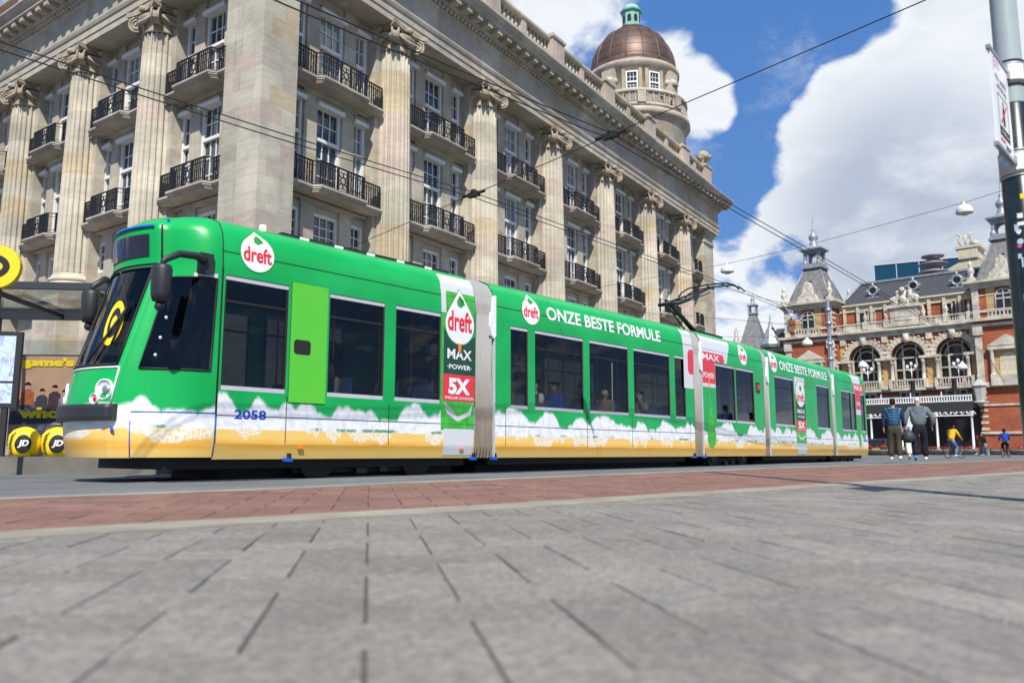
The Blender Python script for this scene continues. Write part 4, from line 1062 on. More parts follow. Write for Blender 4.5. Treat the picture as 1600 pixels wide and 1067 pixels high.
bal = MB()
bal.lathe([(.06, 21.72), (.10, 21.76), (.06, 21.84), (.13, 22.05), (.12, 22.15), (.055, 22.38), (.09, 22.45), (.09, 22.55)], 7)
def balus(F, xa, xb):
    mb = MB(); n = int((xb - xa) / .36)
    for i in range(n): mb.add([(x + xa + (i + .5) * (xb - xa) / n, y - .2, z) for x, y, z in bal.v], bal.f, 0, True)
    mb.box(xa + (xb - xa) / 2 - .22, xa + (xb - xa) / 2 + .22, -.42, .02, 21.7, 22.56)
    mb.build('balustrade', 'trim', bld, fpos(F, 0), F['rz'])
ped = MB().box(-.62, .62, -.66, .3, 20.52, 22.72).box(-.70, .70, -.74, .38, 22.72, 22.86).box(-.60, .60, -.64, .28, 22.86, 22.98).box(-.40, .40, -.70, -.65, 21.0, 22.5).mesh('parapet_pedestal', 'trim')
pr = [-1.0] + colsR + [41.2]
for x in pr: put(ped, 'parapet_pedestal', bld, fpos(FR, x), FR['rz'])
for a, b2 in zip(pr, pr[1:]): balus(FR, a + .62, b2 - .62)
for x in colsL: put(ped, 'parapet_pedestal', bld, fpos(FL, x), FL['rz'])
# urn on the far corner pedestal
un = MB().lathe([(.3, 22.98), (.35, 23.05), (.2, 23.15), (.45, 23.4), (.55, 23.7), (.5, 23.95), (.3, 24.1), (.12, 24.2)], 12)
for k in range(7): un.ball((.5 * cos(k), .5 * sin(k), 23.3 + .07 * k), .2, 6)
un.build('corner_ornament', 'carve', bld, fpos(FR, 41.2, -.2), FR['rz'])
# mass and copper mansard
core = [wpt(FR, ENDR - .3, 13), wpt(FR, ENDR - .3, 1.2), isect(wpt(FR, 0, 1.2), tR, wpt(FL, 0, 1.2), tL), wpt(FL, -30, 1.2), wpt(FL, -30, 14)]
MB().ext(core, .0, 20.4).build('core_wall', 'dark', bld)
roofp = [wpt(FL, -30, .9), isect(wpt(FR, 0, .9), tR, wpt(FL, 0, .9), tL), wpt(FR, 36.0, .9), wpt(FR, 36.0, 14)]
MB().sweep(roofp, [(-9, 20.4), (.6, 20.4), (.55, 22.3), (.62, 22.4), (.1, 23.2), (-.1, 23.65), (-.1, 23.8), (-9, 24.6)]).build('roof', 'bronze', bld)

# domed turret behind the far end of the parapet
DX, DY = fpos(FR, 42.0, 6.1).x, fpos(FR, 42.0, 6.1).y
DL = Vector((DX, DY, 0))
dr = MB()
dr.lathe([(4.35, 20), (4.35, 27.0), (4.5, 27.2), (4.75, 27.35), (4.75, 27.75), (4.45, 27.9), (4.45, 28.0)], 40)
dr.lathe([(3.55, 27.9), (3.55, 31.55), (3.7, 31.6), (3.78, 31.75), (3.95, 31.95), (3.98, 32.25), (3.7, 32.4), (3.4, 32.4)], 40)
dr.lathe([(4.42, 28.0), (4.50, 28.0), (4.50, 28.22), (4.3, 28.22)], 40); dr.lathe([(4.5, 29.1), (4.56, 29.2), (4.56, 29.38), (4.2, 29.38), (4.2, 29.1), (4.5, 29.1)], 40)
drum = dr.build('turret_drum', 'stone', bld, DL)
bl = MB()
for k in range(56):
    a = 2 * pi * k / 56
    if k % 7 == 0: bl.box(-.35, .35, -.18, .18, 28.2, 29.12, 0, lambda x, y, z, a=a: (4.4 * cos(a) - x * sin(a) + y * cos(a), 4.4 * sin(a) + x * cos(a) + y * sin(a), z))
    else: bl.lathe([(.06, 28.2), (.13, 28.5), (.05, 28.95), (.09, 29.1)], 6, 4.4 * cos(a), 4.4 * sin(a))
bl.build('turret_balustrade', 'trim', drum)
tw_, tp = window_mesh(1.0, 1.75, 3, 2, 3, .45, False)
for k in range(12):
    a = R(-100 + k * 30); rad = 3.56
    if k % 3 == 2:
        MB().box(-.55, .55, -.42, .2, 27.9, 31.6).lathe([(.6, 30.4), (.75, 30.6), (.6, 30.9), (.3, 31.0)], 8).build('turret_buttress', 'stone', drum, (rad * cos(a), rad * sin(a), 0), a + pi / 2); continue
    o = put(tw_, 'window', drum, (rad * cos(a), rad * sin(a), 29.55), a + pi / 2); put(tp, 'pane', drum, (rad * cos(a) * 1.004, rad * sin(a) * 1.004, 29.55), a + pi / 2)
    for q in (-.15, .15): MB().box(-.14, .14, -.14, .1, 29.3, 31.5).build('turret_pilaster', 'trim', drum, (rad * cos(a + q * 1.25), rad * sin(a + q * 1.25), 0), a + q * 1.25 + pi / 2)
dm = MB(); n = 32
prof = [(3.72, 32.38), (3.72, 32.55)] + [(3.62 * cos(R(t)) ** .92 + .02, 32.55 + 4.15 * sin(R(t)) ** 1.02) for t in range(0, 84, 6)] + [(.95, 36.75), (.9, 36.85)]
prof = [p for p in prof if p[0] > .9] + [(.92, 36.75)]
dm.lathe(prof, 48)
dome = dm.build('dome', 'bronze', bld, DL)
rbm = MB()
for k in range(16):
    a = 2 * pi * k / 16 + .1
    rbm.tube([((r + .02) * cos(a), (r + .02) * sin(a), z) for r, z in prof[1:]], .075 if k % 2 else .05, 5)
for z_i in (3, 5, 7, 9, 11):
    r, z = prof[z_i]; rbm.tube([((r + .0) * cos(2 * pi * k / 48), (r + .0) * sin(2 * pi * k / 48), z) for k in range(49)], .022, 4)
rbm.build('dome_ribs', 'bronze', dome)
ln = MB(); ln.lathe([(1.1, 36.7), (1.15, 36.85), (.85, 36.95)], 8, 0, 0, 1); ln.lathe([(.85, 36.9), (.80, 37.0), (.78, 38.3), (.95, 38.38), (.98, 38.5), (.82, 38.58), (.70, 38.85), (.42, 39.1), (.1, 39.2), (.06, 39.35), (.01, 39.4)], 8, 0, 0, 0, False)
lan = ln.build('lantern', ['verdigris', 'bronze'], dome)
lo = MB()
for k in range(8):
    a = 2 * pi * (k + .5) / 8
    pts = [(-.17, 37.15), (.17, 37.15), (.17, 37.8)] + [(.17 * cos(pi * q / 6), 37.8 + .2 * sin(pi * q / 6)) for q in range(7)] + [(-.17, 37.8)]
    lo.add([(.735 * cos(a) - x * sin(a), .735 * sin(a) + x * cos(a), z) for x, z in pts], [tuple(range(len(pts)))])
lo.build('lantern_opening', 'dark', lan)

# ------------------------------------------------------------------ theatre across the square
def brick_mat(name, col, mortar=(.42, .36, .30), scale=1.0):
    m, t, b = newmat(name)
    oc = t.n('ShaderNodeTexCoord').outputs['Object']; x, y, z = t.sep(oc)[:3]
    br = t.n('ShaderNodeTexBrick'); t.put(br, 'Vector', t.comb(t.m('ADD', x, y), z)); t.put(br, 'Scale', 3.2 * scale)
    t.put(br, 'Color1', c4(col)); t.put(br, 'Color2', c4([c * .72 for c in col])); t.put(br, 'Mortar', c4([c * .9 for c in col])); t.put(br, 'Mortar Size', .012)
    n = t.noise(oc, .6, 6, .65); k = t.sm(n, .25, .75, .78, 1.15)
    t.put(b, 'Base Color', t.mix(1.0, br.outputs[0], t.comb(k, k, k), 'MULTIPLY')); b.inputs['Roughness'].default_value = .85; b.inputs['Specular IOR Level'].default_value = .2
    return m
M['brick'] = brick_mat('red theatre brick', (.40, .120, .062))
M['ochre'] = P('ochre plaster', (.50, .33, .15), .85, var=.15)
M['bandstone'] = P('white band stone', (.52, .475, .39), .8, var=.3, vscale=1.1, bump=.2)
M['cream'] = P('cream plaster', (.55, .49, .36), .8, var=.15)
M['sculpt'] = P('weathered sculpture', (.52, .48, .40), .8, var=.4, vscale=3, bump=.5, bscale=8)
M['winglass'] = P('dark theatre glass', (.015, .016, .02), .06, spec=.8)
M['canopy'] = P('dark canopy board', (.035, .038, .034), .5)
TA = 132.0; tc_ = Vector((32.8, 95.0, 0)); TRZ2 = R(90 - TA)
th = thing('theatre', 'ornate red brick and white stone theatre with arched windows, slate roof and spired towers', 'theatre', tc_, TRZ2)
X0, X1 = 6.0, 20.2
GZ = .2
w = MB(); arches = [(9.0, 1.72), (13.5, 1.72), (18.0, 1.72)]
ed = [X0, 11.25, 15.75, X1]
for (xc, r), a, b2 in zip(arches, ed, ed[1:]): arch_wall(w, a, b2, 5.0, 13.1, xc, r, 7.6, 10.65, 0, .9, 14)
w.box(X0, X1, .0, .2, GZ, 2.2); 
w.box(X0, X1, 1.6, 2.0, 14.0, 16.4); w.box(X0, X1, .9, 1.1, 5, 13)
w.build('wall', 'brick', th)
b = MB()
for z0, z1, o in ((6.9, 7.15, .28), (7.15, 7.5, .12), (13.05, 13.25, .22), (13.25, 13.62, .15), (13.62, 13.86, .55), (13.86, 13.98, .42)): b.box(X0, X1, -o, .3, z0, z1)
for z in (5.6, 6.3): b.box(X0, X1, -.02, .1, z, z + .14)
for xc, r in arches:                                         # stone quoins striping the piers beside each arch
    for i, z in enumerate((7.9, 8.55, 9.2, 9.85)):
        for s in (-1, 1): b.box(*sorted((xc + s * (r + .02), xc + s * (r + .42))), -.025, .1, z, z + .26)
b.build('stone_bands', 'bandstone', th)
for xc, r in arches:                                         # archivolt, window and balcony of each bay
    a = MB()
    for k in range(15):
        a0, a1 = pi * k / 15 + .01, pi * (k + 1) / 15 - .01
        ro = r + .62
        vs = [(xc + q * cos(t_), y, 10.65 + q * sin(t_)) for y in (-.07, .2) for q, t_ in ((r, a0), (ro, a0), (ro, a1), (r, a1))]
        a.add(vs, [(0, 1, 2, 3), (4, 7, 6, 5), (0, 4, 5, 1), (1, 5, 6, 2), (2, 6, 7, 3), (3, 7, 4, 0)], k % 2)
    for k in range(16):
        t_ = pi * k / 15; a.ball((xc + (r + .7) * cos(t_), -.05, 10.65 + (r + .7) * sin(t_)), .13, 6, 0)
    a.box(xc - .3, xc + .3, -.3, .1, 12.3, 13.2, 0); a.lathe([(.02, 12.1), (.28, 12.4), (.3, 12.9), (.1, 13.1)], 8, xc, -.25, 0)
    a.build('arch_surround', ['bandstone', 'cream'], th)
    f = MB(); rr = r - .12
    g = MB(); pts = [(xc - rr, 7.5)] + [(xc - rr * cos(pi * k / 14), 10.65 + rr * sin(pi * k / 14)) for k in range(15)] + [(xc + rr, 7.5)]
    g.add([(x, .82, z) for x, z in pts], [tuple(range(len(pts)))])
    for q in (rr - .08, rr * .62): f.tube([(xc - q * cos(pi * k / 14), .72, 10.65 + q * sin(pi * k / 14)) for k in range(15)], .085, 5)
    for dx in (-rr + .08, -rr * .42, rr * .42, rr - .08): f.box(xc + dx - .09, xc + dx + .09, .66, .80, 7.5, 10.7)
    for z in (8.2, 9.3, 10.6): f.box(xc - rr, xc + rr, .67, .79, z - .08, z + .08)
    for dx in (-.42, .42): f.box(xc + dx * rr - .06, xc + dx * rr + .06, .66, .8, 10.6, 12.1)
    wn = f.build('arched_window', 'bandstone', th); g.build('pane', 'winglass', wn)
    c = MB(); c.box(xc - 1.75, xc + 1.75, -.75, .1, 6.95, 7.2); c.box(xc - 1.75, xc + 1.75, -.72, -.55, 8.0, 8.15)
    for i in range(13): c.box(xc - 1.6 + i * .265 - .05, xc - 1.6 + i * .265 + .05, -.69, -.58, 7.2, 8.0)
    for s in (-1, 1): c.box(xc + s * 1.72 - .14, xc + s * 1.72 + .14, -.76, .1, 7.2, 8.2)
    c.build('balcony', 'bandstone', th)
    l = MB()
    for dx in (-1.1, 1.1):
        for q in range(2): pass
    l.tube([(xc + .45, -.66, 8.1), (xc + .45, -.66, 9.3)], .05, 6)
    for dx, dz in ((-.4, 9.2), (0, 9.5), (.4, 9.2)): l.lathe([(.02, dz), (.13, dz + .05), (.17, dz + .35), (.03, dz + .5)], 8, xc + .45 + dx, -.66); l.tube([(xc + .45, -.66, 8.9), (xc + .45 + dx, -.66, dz)], .03, 5)
    l.build('balcony_lamp', 'white', th)
    # small upper window pair set back and small lower window
    u = MB()
    for dx in (-.55, .55):
        for q in (-.36, .36): u.box(xc + dx + q - .08, xc + dx + q + .08, 1.48, 1.62, 14.3, 16.2)
        u.box(xc + dx - .4, xc + dx + .4, 1.45, 1.62, 16.2, 16.45)
    un_ = u.build('attic_window', 'bandstone', th); MB().box(xc - .9, xc + .9, 1.55, 1.62, 14.4, 16.2).build('pane', 'winglass', un_)
    u = MB()
    for q in (-.95, -.32, .32, .95): u.box(xc + q - .09, xc + q + .09, -.06, .05, 5.4, 6.7)
    u.box(xc - 1.1, xc + 1.1, -.12, .05, 6.7, 6.9)
    un_ = u.build('mezzanine_window', 'bandstone', th); MB().box(xc - .95, xc + .95, -.02, .03, 5.4, 6.7).build('pane', 'winglass', un_)
for xm in (6.75, 11.25, 15.75, 20.0):                        # coupled columns between the arches
    p_ = MB().box(xm - .38, xm + .38, -.03, .1, 7.5, 13.05, 0); p_.box(xm - 1.0, xm + 1.0, -.62, .1, 10.35, 10.62, 1); p_.box(xm - .95, xm + .95, -.55, .1, 7.15, 7.5, 1)
    p_.box(xm - .3, xm + .3, -.2, .1, 12.4, 13.05, 1)
    p_.build('pier_panel', ['ochre', 'bandstone'], th)
    for s in (-.68, .68): MB().lathe([(.26, 7.5), (.26, 7.6), (.2, 7.68), (.19, 8.9), (.165, 9.95), (.24, 10.02), (.2, 10.1), (.28, 10.35)], 12, xm + s, -.33).build('column', 'bandstone', th)
# balustrade with urns, sculpture pedestal
bl = MB(); bl.box(X0, X1, -.38, -.1, 13.98, 14.1); bl.box(X0, X1, -.40, -.08, 14.62, 14.75)
x = X0 + .2
while x < X1:
    if (x - X0) % 2.3 < 1.3: bl.lathe([(.05, 14.1), (.1, 14.28), (.05, 14.5), (.07, 14.62)], 6, x, -.24)
    else: bl.box(x - .13, x + .13, -.34, -.14, 14.1, 14.62)
    x += .25
bl.build('balustrade', 'bandstone', th)
for xm in (9.4, 11.6, 15.4, 17.6, 19.8): MB().box(xm - .28, xm + .28, -.5, 0, 13.98, 14.85).lathe([(.2, 14.85), (.1, 15.0), (.27, 15.25), (.2, 15.5), (.1, 15.7), (.14, 15.8), (.01, 16.1)], 8, xm, -.25).build('urn', 'bandstone', th)
MB().box(11.9, 15.1, -.6, .5, 13.98, 14.3).box(12.1, 14.9, -.5, .5, 14.3, 16.0).box(11.85, 15.15, -.7, .6, 16.0, 16.35).box(12.6, 14.4, -.55, .0, 14.6, 15.7).build('sculpture_pedestal', 'bandstone', th)
sc = MB(); rr = random.Random(4)
for k in range(34):
    u = rr.uniform(-1, 1); sc.ball((13.5 + u * 1.35, -.1 + rr.uniform(-.3, .3), 16.4 + rr.uniform(.1, 1.75) * (1 - abs(u) * .65)), rr.uniform(.14, .34), 7, 0, (rr.uniform(.6, 1.2), .8, rr.uniform(.8, 1.5)))
for s in (-1, 0, 1): sc.tube([(13.5 + s * .7, -.1, 16.3), (13.5 + s * .62, -.1, 17.3), (13.5 + s * .55 + .3, -.2, 17.9)], [.3, .22, .09], 7); sc.ball((13.5 + s * .6, -.15, 17.75 + .35 * (s == 0)), .2, 8)
sc.build('sculpture_group', 'sculpt', th)
# attic frieze, cornice and roof
fz = MB(); fz.box(X0, X1, 1.45, 2.0, 16.4, 17.05); fz.box(X0, X1, 1.2, 2.0, 17.05, 17.25)
for x in [X0 + .6 + i * 1.5 for i in range(10)]: fz.box(x - .16, x + .16, 1.3, 1.5, 14.2, 16.9)
fz.build('attic_frieze', 'cream', th)
rf = MB(); rf.add([(X0 + .2, 1.3, 17.25), (X1, 1.3, 17.25), (X1, 4.6, 20.1), (X0 + 1.6, 4.6, 20.1), (X0 + .2, 16, 17.25), (X1, 16, 17.25), (X1, 14, 20.1), (X0 + 1.6, 14, 20.1)], [(0, 1, 2, 3), (3, 2, 6, 7), (0, 3, 7, 4), (1, 5, 6, 2), (4, 7, 6, 5)])
roof_ = rf.build('roof', 'slate', th)
MB().box(X0 + 1.4, X1, 4.4, 5.0, 20.08, 20.32).tube([(X0 + .2, 1.3, 17.3), (X0 + 1.6, 4.5, 20.2)], .14, 6).build('roof_ridge', 'zinc', roof_)
for xm in (9.6, 13.9, 18.3):                                 # round dormers
    d = MB(); zc = 18.75; yc = 2.35
    d.tube([(xm + .48 * cos(2 * pi * k / 20), yc - .1, zc + .48 * sin(2 * pi * k / 20)) for k in range(21)], .15, 8)
    d.exty([(xm + .5 * cos(2 * pi * k / 16), zc + .5 * sin(2 * pi * k / 16)) for k in range(16)], yc, yc + 1.2)
    for k in range(4): a = pi / 2 * k; d.ball((xm + .68 * cos(a), yc - .1, zc + .68 * sin(a)), .15, 6)
    d.lathe([(.12, zc + .6), (.16, zc + .8), (.03, zc + 1.05)], 8, xm, yc); d.box(xm - .6, xm + .6, yc - .25, yc + .6, zc - .85, zc - .68)
    o = d.build('dormer', 'zinc', roof_); MB().add([(xm + .4 * cos(2 * pi * k / 16), yc - .12, zc + .4 * sin(2 * pi * k / 16)) for k in range(16)], [tuple(range(16))]).build('dormer_pane', 'winglass', roof_)
v = MB(); z = 20.0
v.lathe([(.9, z), (.95, z + .4), (1.7, z + .55), (1.75, z + .68), (.9, z + 1.0), (.8, z + 1.35), (1.5, z + 1.55), (1.52, z + 1.68), (.75, z + 1.95), (.65, z + 2.3), (1.2, z + 2.5), (1.2, z + 2.62), (.3, z + 2.75), (.01, z + 2.8)], 20, 15.2, 6)
v.build('roof_ventilator', P('brown ventilator', (.20, .175, .18), .6), th)
gb = MB(); gb.exty([(12.0, 19.6), (24.5, 19.6), (18.2, 22.6)], 9, 12); gb.box(17.2, 19.2, 8.8, 12, 22.4, 23.6); gb.box(16.9, 19.5, 8.7, 12, 23.6, 23.9)
gb.lathe([(.3, 23.9), (.4, 24.1), (.2, 24.3)], 8, 19.0, 9)
gb.tube([(17.6, 9, 23.9), (17.3, 9, 24.5), (17.6, 9, 25.1), (17.2, 9, 25.4)], .12, 6); gb.tube([(18.4, 9, 23.9), (18.7, 9, 24.5), (18.4, 9, 25.1), (18.8, 9, 25.4)], .12, 6); gb.tube([(18.0, 9, 23.9), (18, 9, 25.2)], .1, 6); gb.box(17.3, 18.7, 8.95, 9.05, 24.7, 24.85)
gb.build('rear_gable', 'cream', th)

def tower(x0, x1, sub=True):
    xc = (x0 + x1) / 2; hw = (x1 - x0) / 2
    tm = MB(); tm.box(x0, x1, -.6, 5.5, GZ, 17.0)
    tb = tm.build('tower', 'brick', th)
    s = MB()
    for z, h, o in ((2.2, .25, .12), (5.0, .2, .1), (6.9, .5, .25), (13.05, .3, .25), (13.6, .3, .6), (14.5, .22, .15), (16.2, .12, .08), (17.0, .25, .15), (17.25, .3, .35), (17.55, .25, .7)): s.box(x0 - o, x1 + o, -.6 - o, 5.5 + o, z, z + h)
    z = 2.6
    while z < 16.6:                                          # corner quoins
        if not (6.5 < z < 7.5 or 12.8 < z < 14.8):
            for q in (x0 + .28, x1 - .28): s.box(q - .34, q + .34, -.66, .3, z, z + .24)
        z += .62
    for q in (x0 + .3, x1 - .3): s.box(q - .3, q + .3, -.85, -.6, 7.4, 13.05); s.box(q - .42, q + .42, -1.0, -.6, 12.2, 13.05); s.box(q - .3, q + .3, -.8, -.6, 13.9, 17.0)
    # aedicule with pediment on the first floor
    s.exty([(xc - 1.75, 11.0), (xc + 1.75, 11.0), (xc, 12.1)], -1.15, -.6); s.box(xc - 1.7, xc + 1.7, -1.1, -.6, 10.6, 11.0); s.box(xc - 1.6, xc + 1.6, -1.1, -.6, 7.0, 8.1)
    for q in (-1.4, 1.4): s.lathe([(.25, 8.1), (.2, 8.3), (.18, 10.3), (.27, 10.6)], 10, xc + q, -.85)
    # attic balcony
    s.box(xc - 1.5, xc + 1.5, -1.2, -.6, 13.9, 14.05); s.box(xc - 1.5, xc + 1.5, -1.2, -1.05, 14.55, 14.7)
    for k in range(9): s.box(xc - 1.35 + k * .34 - .06, xc - 1.35 + k * .34 + .06, -1.18, -1.06, 14.05, 14.55)
    s.build('tower_stone_bands', 'bandstone', tb)
    MB().box(xc - 1.45, xc + 1.45, -.63, .1, 8.1, 10.6).build('ochre_panel', 'ochre', tb)
    for s_ in (-1, 1): MB().box(*sorted((xc + s_ * 1.55, xc + s_ * .75)), -.63, .1, 14.2, 17.0).build('ochre_panel', 'ochre', tb)
    pn = [(xc - .72, 14.1)] + [(xc - .72 * cos(pi * k / 10), 16.0 + .72 * sin(pi * k / 10)) for k in range(11)] + [(xc + .72, 14.1)]
    g = MB().add([(x, -.66, z) for x, z in pn], [tuple(range(len(pn)))]).build('tower_window', 'winglass', tb)
    f = MB(); f.tube([(x, -.66, z) for x, z in pn], .08, 5); f.box(xc - .06, xc + .06, -.72, -.62, 14.1, 16.7); f.box(xc - .7, xc + .7, -.71, -.63, 15.7, 15.85)
    f.build('tower_window_frame', 'bandstone', tb)
    pn = [(xc - .8, 8.1)] + [(xc - .8 * cos(pi * k / 10), 9.5 + .8 * sin(pi * k / 10)) for k in range(11)] + [(xc + .8, 8.1)]
    MB().exty(pn, -.70, -.60).build('blind_niche', 'cream', tb)
    # pyramid roof, lantern and finial
    p_ = MB(); yb, yt = -.7, 5.4; yc = 2.3
    def fr(z, h, hh): return [(xc - h, yc - hh, z), (xc + h, yc - hh, z), (xc + h, yc + hh, z), (xc - h, yc + hh, z)]
    lv = fr(17.8, hw - .1, hw - .1) + fr(18.4, hw - .5, hw - .5) + fr(22.3, .95, .95)
    p_.add(lv, [(i * 4 + k, i * 4 + (k + 1) % 4, i * 4 + 4 + (k + 1) % 4, i * 4 + 4 + k) for i in range(2) for k in range(4)] + [(8, 9, 10, 11)])
    sp = p_.build('tower_roof', P('weathered slate', (.17, .165, .16), .6, var=.35, vscale=2.5, bump=.2), tb)
    z = MB()
    for k in range(4): z.tube([lv[4 + k], lv[8 + k]], .09, 5); z.tube([lv[k], lv[(k + 1) % 4]], .12, 5)
    z.box(xc - 1.25, xc + 1.25, yc - 1.25, yc + 1.25, 22.25, 22.5); z.box(xc - 1.1, xc + 1.1, yc - 1.1, yc + 1.1, 22.5, 22.85)
    for sx in (-.8, .8):
        for sy in (-.8, .8): z.box(xc + sx - .16, xc + sx + .16, yc + sy - .16, yc + sy + .16, 22.85, 24.35); z.lathe([(.3, 22.85), (.32, 23.1), (.12, 23.4)], 6, xc + sx, yc + sy)
    for sy in (-.8, .8):
        z.exty([(xc - .7, 24.35), (xc - .7, 23.8)] + [(xc - .6 * cos(pi * k / 8), 23.75 + .45 * sin(pi * k / 8)) for k in range(9)] + [(xc + .7, 23.8), (xc + .7, 24.35)], yc + sy - .1, yc + sy + .1)
    z.box(xc - 1.1, xc + 1.1, yc - 1.1, yc + 1.1, 24.35, 24.55); z.box(xc - 1.35, xc + 1.35, yc - 1.35, yc + 1.35, 24.55, 24.72)
    z.lathe([(1.2, 24.72), (.75, 24.9), (.5, 25.2), (.45, 25.6), (.3, 25.75), (.52, 26.05), (.55, 26.35), (.3, 26.75), (.14, 26.95), (.22, 27.15), (.08, 27.4), (.05, 28.1), (.01, 29.2)], 12, xc, yc)
    z.exty([(xc - .2, 20.6), (xc + .2, 20.6), (xc + .25, 20.9), (xc, 21.2), (xc - .25, 20.9)], yc - 1.75, yc - 1.5)
    z.build('tower_lantern', 'zinc', sp)
    o = MB()                                                 # stone dormer gable and corner urns
    o.exty([(xc - 1.3, 17.8), (xc + 1.3, 17.8), (xc + 1.0, 18.6), (xc + .5, 19.0), (xc + .35, 19.9), (xc, 20.4), (xc - .35, 19.9), (xc - .5, 19.0), (xc - 1.0, 18.6)], -.75, .6)
    o.build('tower_gable', 'sculpt', tb)
    for q in (x0 + .1, x1 - .1):
        for y in (-.8, 5.6): MB().box(q - .35, q + .35, y - .35, y + .35, 17.8, 18.2).lathe([(.25, 18.2), (.15, 18.4), (.38, 18.8), (.3, 19.1), (.15, 19.3), (.22, 19.45), (.2, 19.7), (.02, 20.0)], 8, q, y).build('urn', 'sculpt', tb)
    return tb
tower(.3, 5.9); tower(20.2, 25.8)
wg = MB(); wg.box(25.8, 36, .0, 8, GZ, 13.2); wg.build('side_wing', 'brick', th)
wb = MB()
for z, h, o in ((2.2, .25, .1), (5.1, .25, .1), (6.9, .5, .2), (12.9, .4, .5)): wb.box(25.8, 36.1, -o, 1, z, z + h)
wb.build('side_wing_bands', 'bandstone', th)
for i in range(4):
    x = 27.3 + i * 2.2; o = MB().box(x - .7, x - .55, -.05, .05, 5.5, 6.9).box(x + .55, x + .7, -.05, .05, 5.5, 6.9).build('side_window', 'bandstone', th); MB().box(x - .55, x + .55, -.02, .03, 5.5, 6.9).build('pane', 'winglass', o)
# iron and glass entrance canopy
cn = MB(); cn.box(5.5, 20.0, -3.0, -.0, 4.85, 5.0); cn.box(5.5, 20.0, -3.1, -3.0, 4.45, 5.45)
cn.build('canopy_board', 'canopy', th)
cr_ = MB()
for i in range(60):
    x = 5.6 + i * .243; cr_.box(x - .05, x + .05, -3.08, -3.02, 5.45, 6.05 if i % 12 else 6.5)
    if i % 2: cr_.lathe([(.02, 4.15), (.1, 4.3), (.05, 4.45)], 5, x, -3.05)
cr_.box(5.5, 20, -3.1, -3.0, 5.95, 6.08); cr_.box(5.5, 20, -3.1, -3.0, 5.45, 5.55); cr_.box(5.5, 20, -3.09, -3.01, 4.0, 4.1)
for i in range(24): cr_.tube([(5.7 + i * .62 + .25 * cos(pi * k / 6), -3.05, 4.1 + .3 * sin(pi * k / 6)) for k in range(7)], .035, 4)
cr_.build('canopy_cresting', 'white', th)
for x in (5.8, 10.2, 13.2, 16.6, 19.8):
    MB().lathe([(.2, GZ), (.2, .8), (.12, .9), (.1, 3.9), (.22, 4.1), (.25, 4.45)], 8, x, -2.9).build('canopy_post', 'white', th)
gf = MB()
for i in range(5): MB().box(6.3 + i * 2.8, 8.3 + i * 2.8, -.04, .02, .4, 3.8).build('entrance_door', 'winglass', th)
MB().box(X0, X1, -.02, .3, 2.2, 5.0).build('entrance_wall', P('shaded entrance wall', (.05, .045, .04), .7), th)  # shade under the canopy is put into this dark wall colour
for x in (20.4, 5.4):
    k = MB(); k.lathe([(.1, 4.9), (.35, 5.2), (.8, 5.3), (.8, 5.42), (.4, 5.5)], 6, x, -1.6); k.lathe([(.45, 5.5), (.62, 6.9), (.78, 7.0), (.7, 7.15), (.35, 7.45), (.12, 7.7), (.18, 7.95), (.01, 8.2)], 6, x, -1.6, 0, False)
    k.box(x - .08, x + .08, -1.7, 0, 5.0, 5.2)
    k.build('wall_lantern', P('pale lantern', (.42, .42, .40), .4), th)
wp_ = MB().box(26.0, 29.5, -.25, -.05, .6, 3.6).box(24.6, 29.6, -.3, .1, 3.6, 3.9); wp_.build('side_entrance_panel', 'white', th)
fl = MB(); fl.tube([(1.6, -.6, 15.4), (.6, -2.6, 18.6)], .045, 6)
po = fl.build('flag_pole', 'white', th)
fg = MB(); vs = []
for i in range(7):
    for j in range(4):
        a = i / 6; vs.append((1.2 + a * 1.6 + .1 * sin(i * 1.7), -1.5 + .25 * sin(i * 1.3 + j), 17.1 - a * 1.1 - j * .28 + .08 * sin(i * 2)))
fg.add(vs, [(i * 4 + j, i * 4 + j + 1, i * 4 + j + 5, i * 4 + j + 4) for i in range(6) for j in range(3)], 0, True)
def flag_mat():
    m, t, b_ = newmat('pale flag with blue marks'); n = t.noise(t.n('ShaderNodeTexCoord').outputs['Object'], 4.5, 1); t.put(b_, 'Base Color', t.mix(t.sm(n, .52, .56), (.65, .65, .68, 1), (.05, .06, .25, 1))); return m
M['flag'] = flag_mat(); fg.build('flag', 'flag', po)

# ------------------------------------------------------------------ buildings around
gbk = thing('glass_building', 'long blue glass block rising behind the slate roof of the theatre', 'building', (56.0, 121, 0), R(-27))
g = MB().box(0, 34, 0, 3, 0, 29.0); g.build('glass_wall', P('blue curtain glass', (.010, .055, .10), .15, spec=.4, var=.15, vscale=.4), gbk)
g = MB(); g.box(-.1, 34.1, -.12, 3.1, 29.0, 29.2)
for i in range(12): g.box(i * 3.1 - .06, i * 3.1 + .06, -.08, .02, 24, 29.0)
g.build('mullions', 'grey', gbk)
an = thing('turret_building', 'low dark-roofed brick building with a grey slate turret behind the tram', 'building', (28.2, 99, 0), R(-30))
MB().box(-.5, 9, 0, 8, 0, 12.6).build('wall', 'brick', an)
a = MB(); a.box(-.7, 9.2, -.3, 8.2, 12.6, 13.0); a.box(-.6, 9.1, -.1, 8.1, 7, 7.3); a.build('stone_bands', 'bandstone', an)
a = MB().add([(3.4, .2, 13.0), (9.2, .2, 13.0), (9.2, 3, 15.8), (4.2, 3, 15.8), (3.4, 8, 13), (9.2, 8, 13)], [(0, 1, 2, 3), (3, 2, 5, 4), (0, 3, 4), (1, 5, 2)]); a.build('roof', 'slate', an)
a = MB(); tl = [(0, 0, 13), (3.3, 0, 13), (3.3, 3.3, 13), (0, 3.3, 13), (1.25, 1.25, 17.6), (2.05, 1.25, 17.6), (2.05, 2.05, 17.6), (1.25, 2.05, 17.6)]
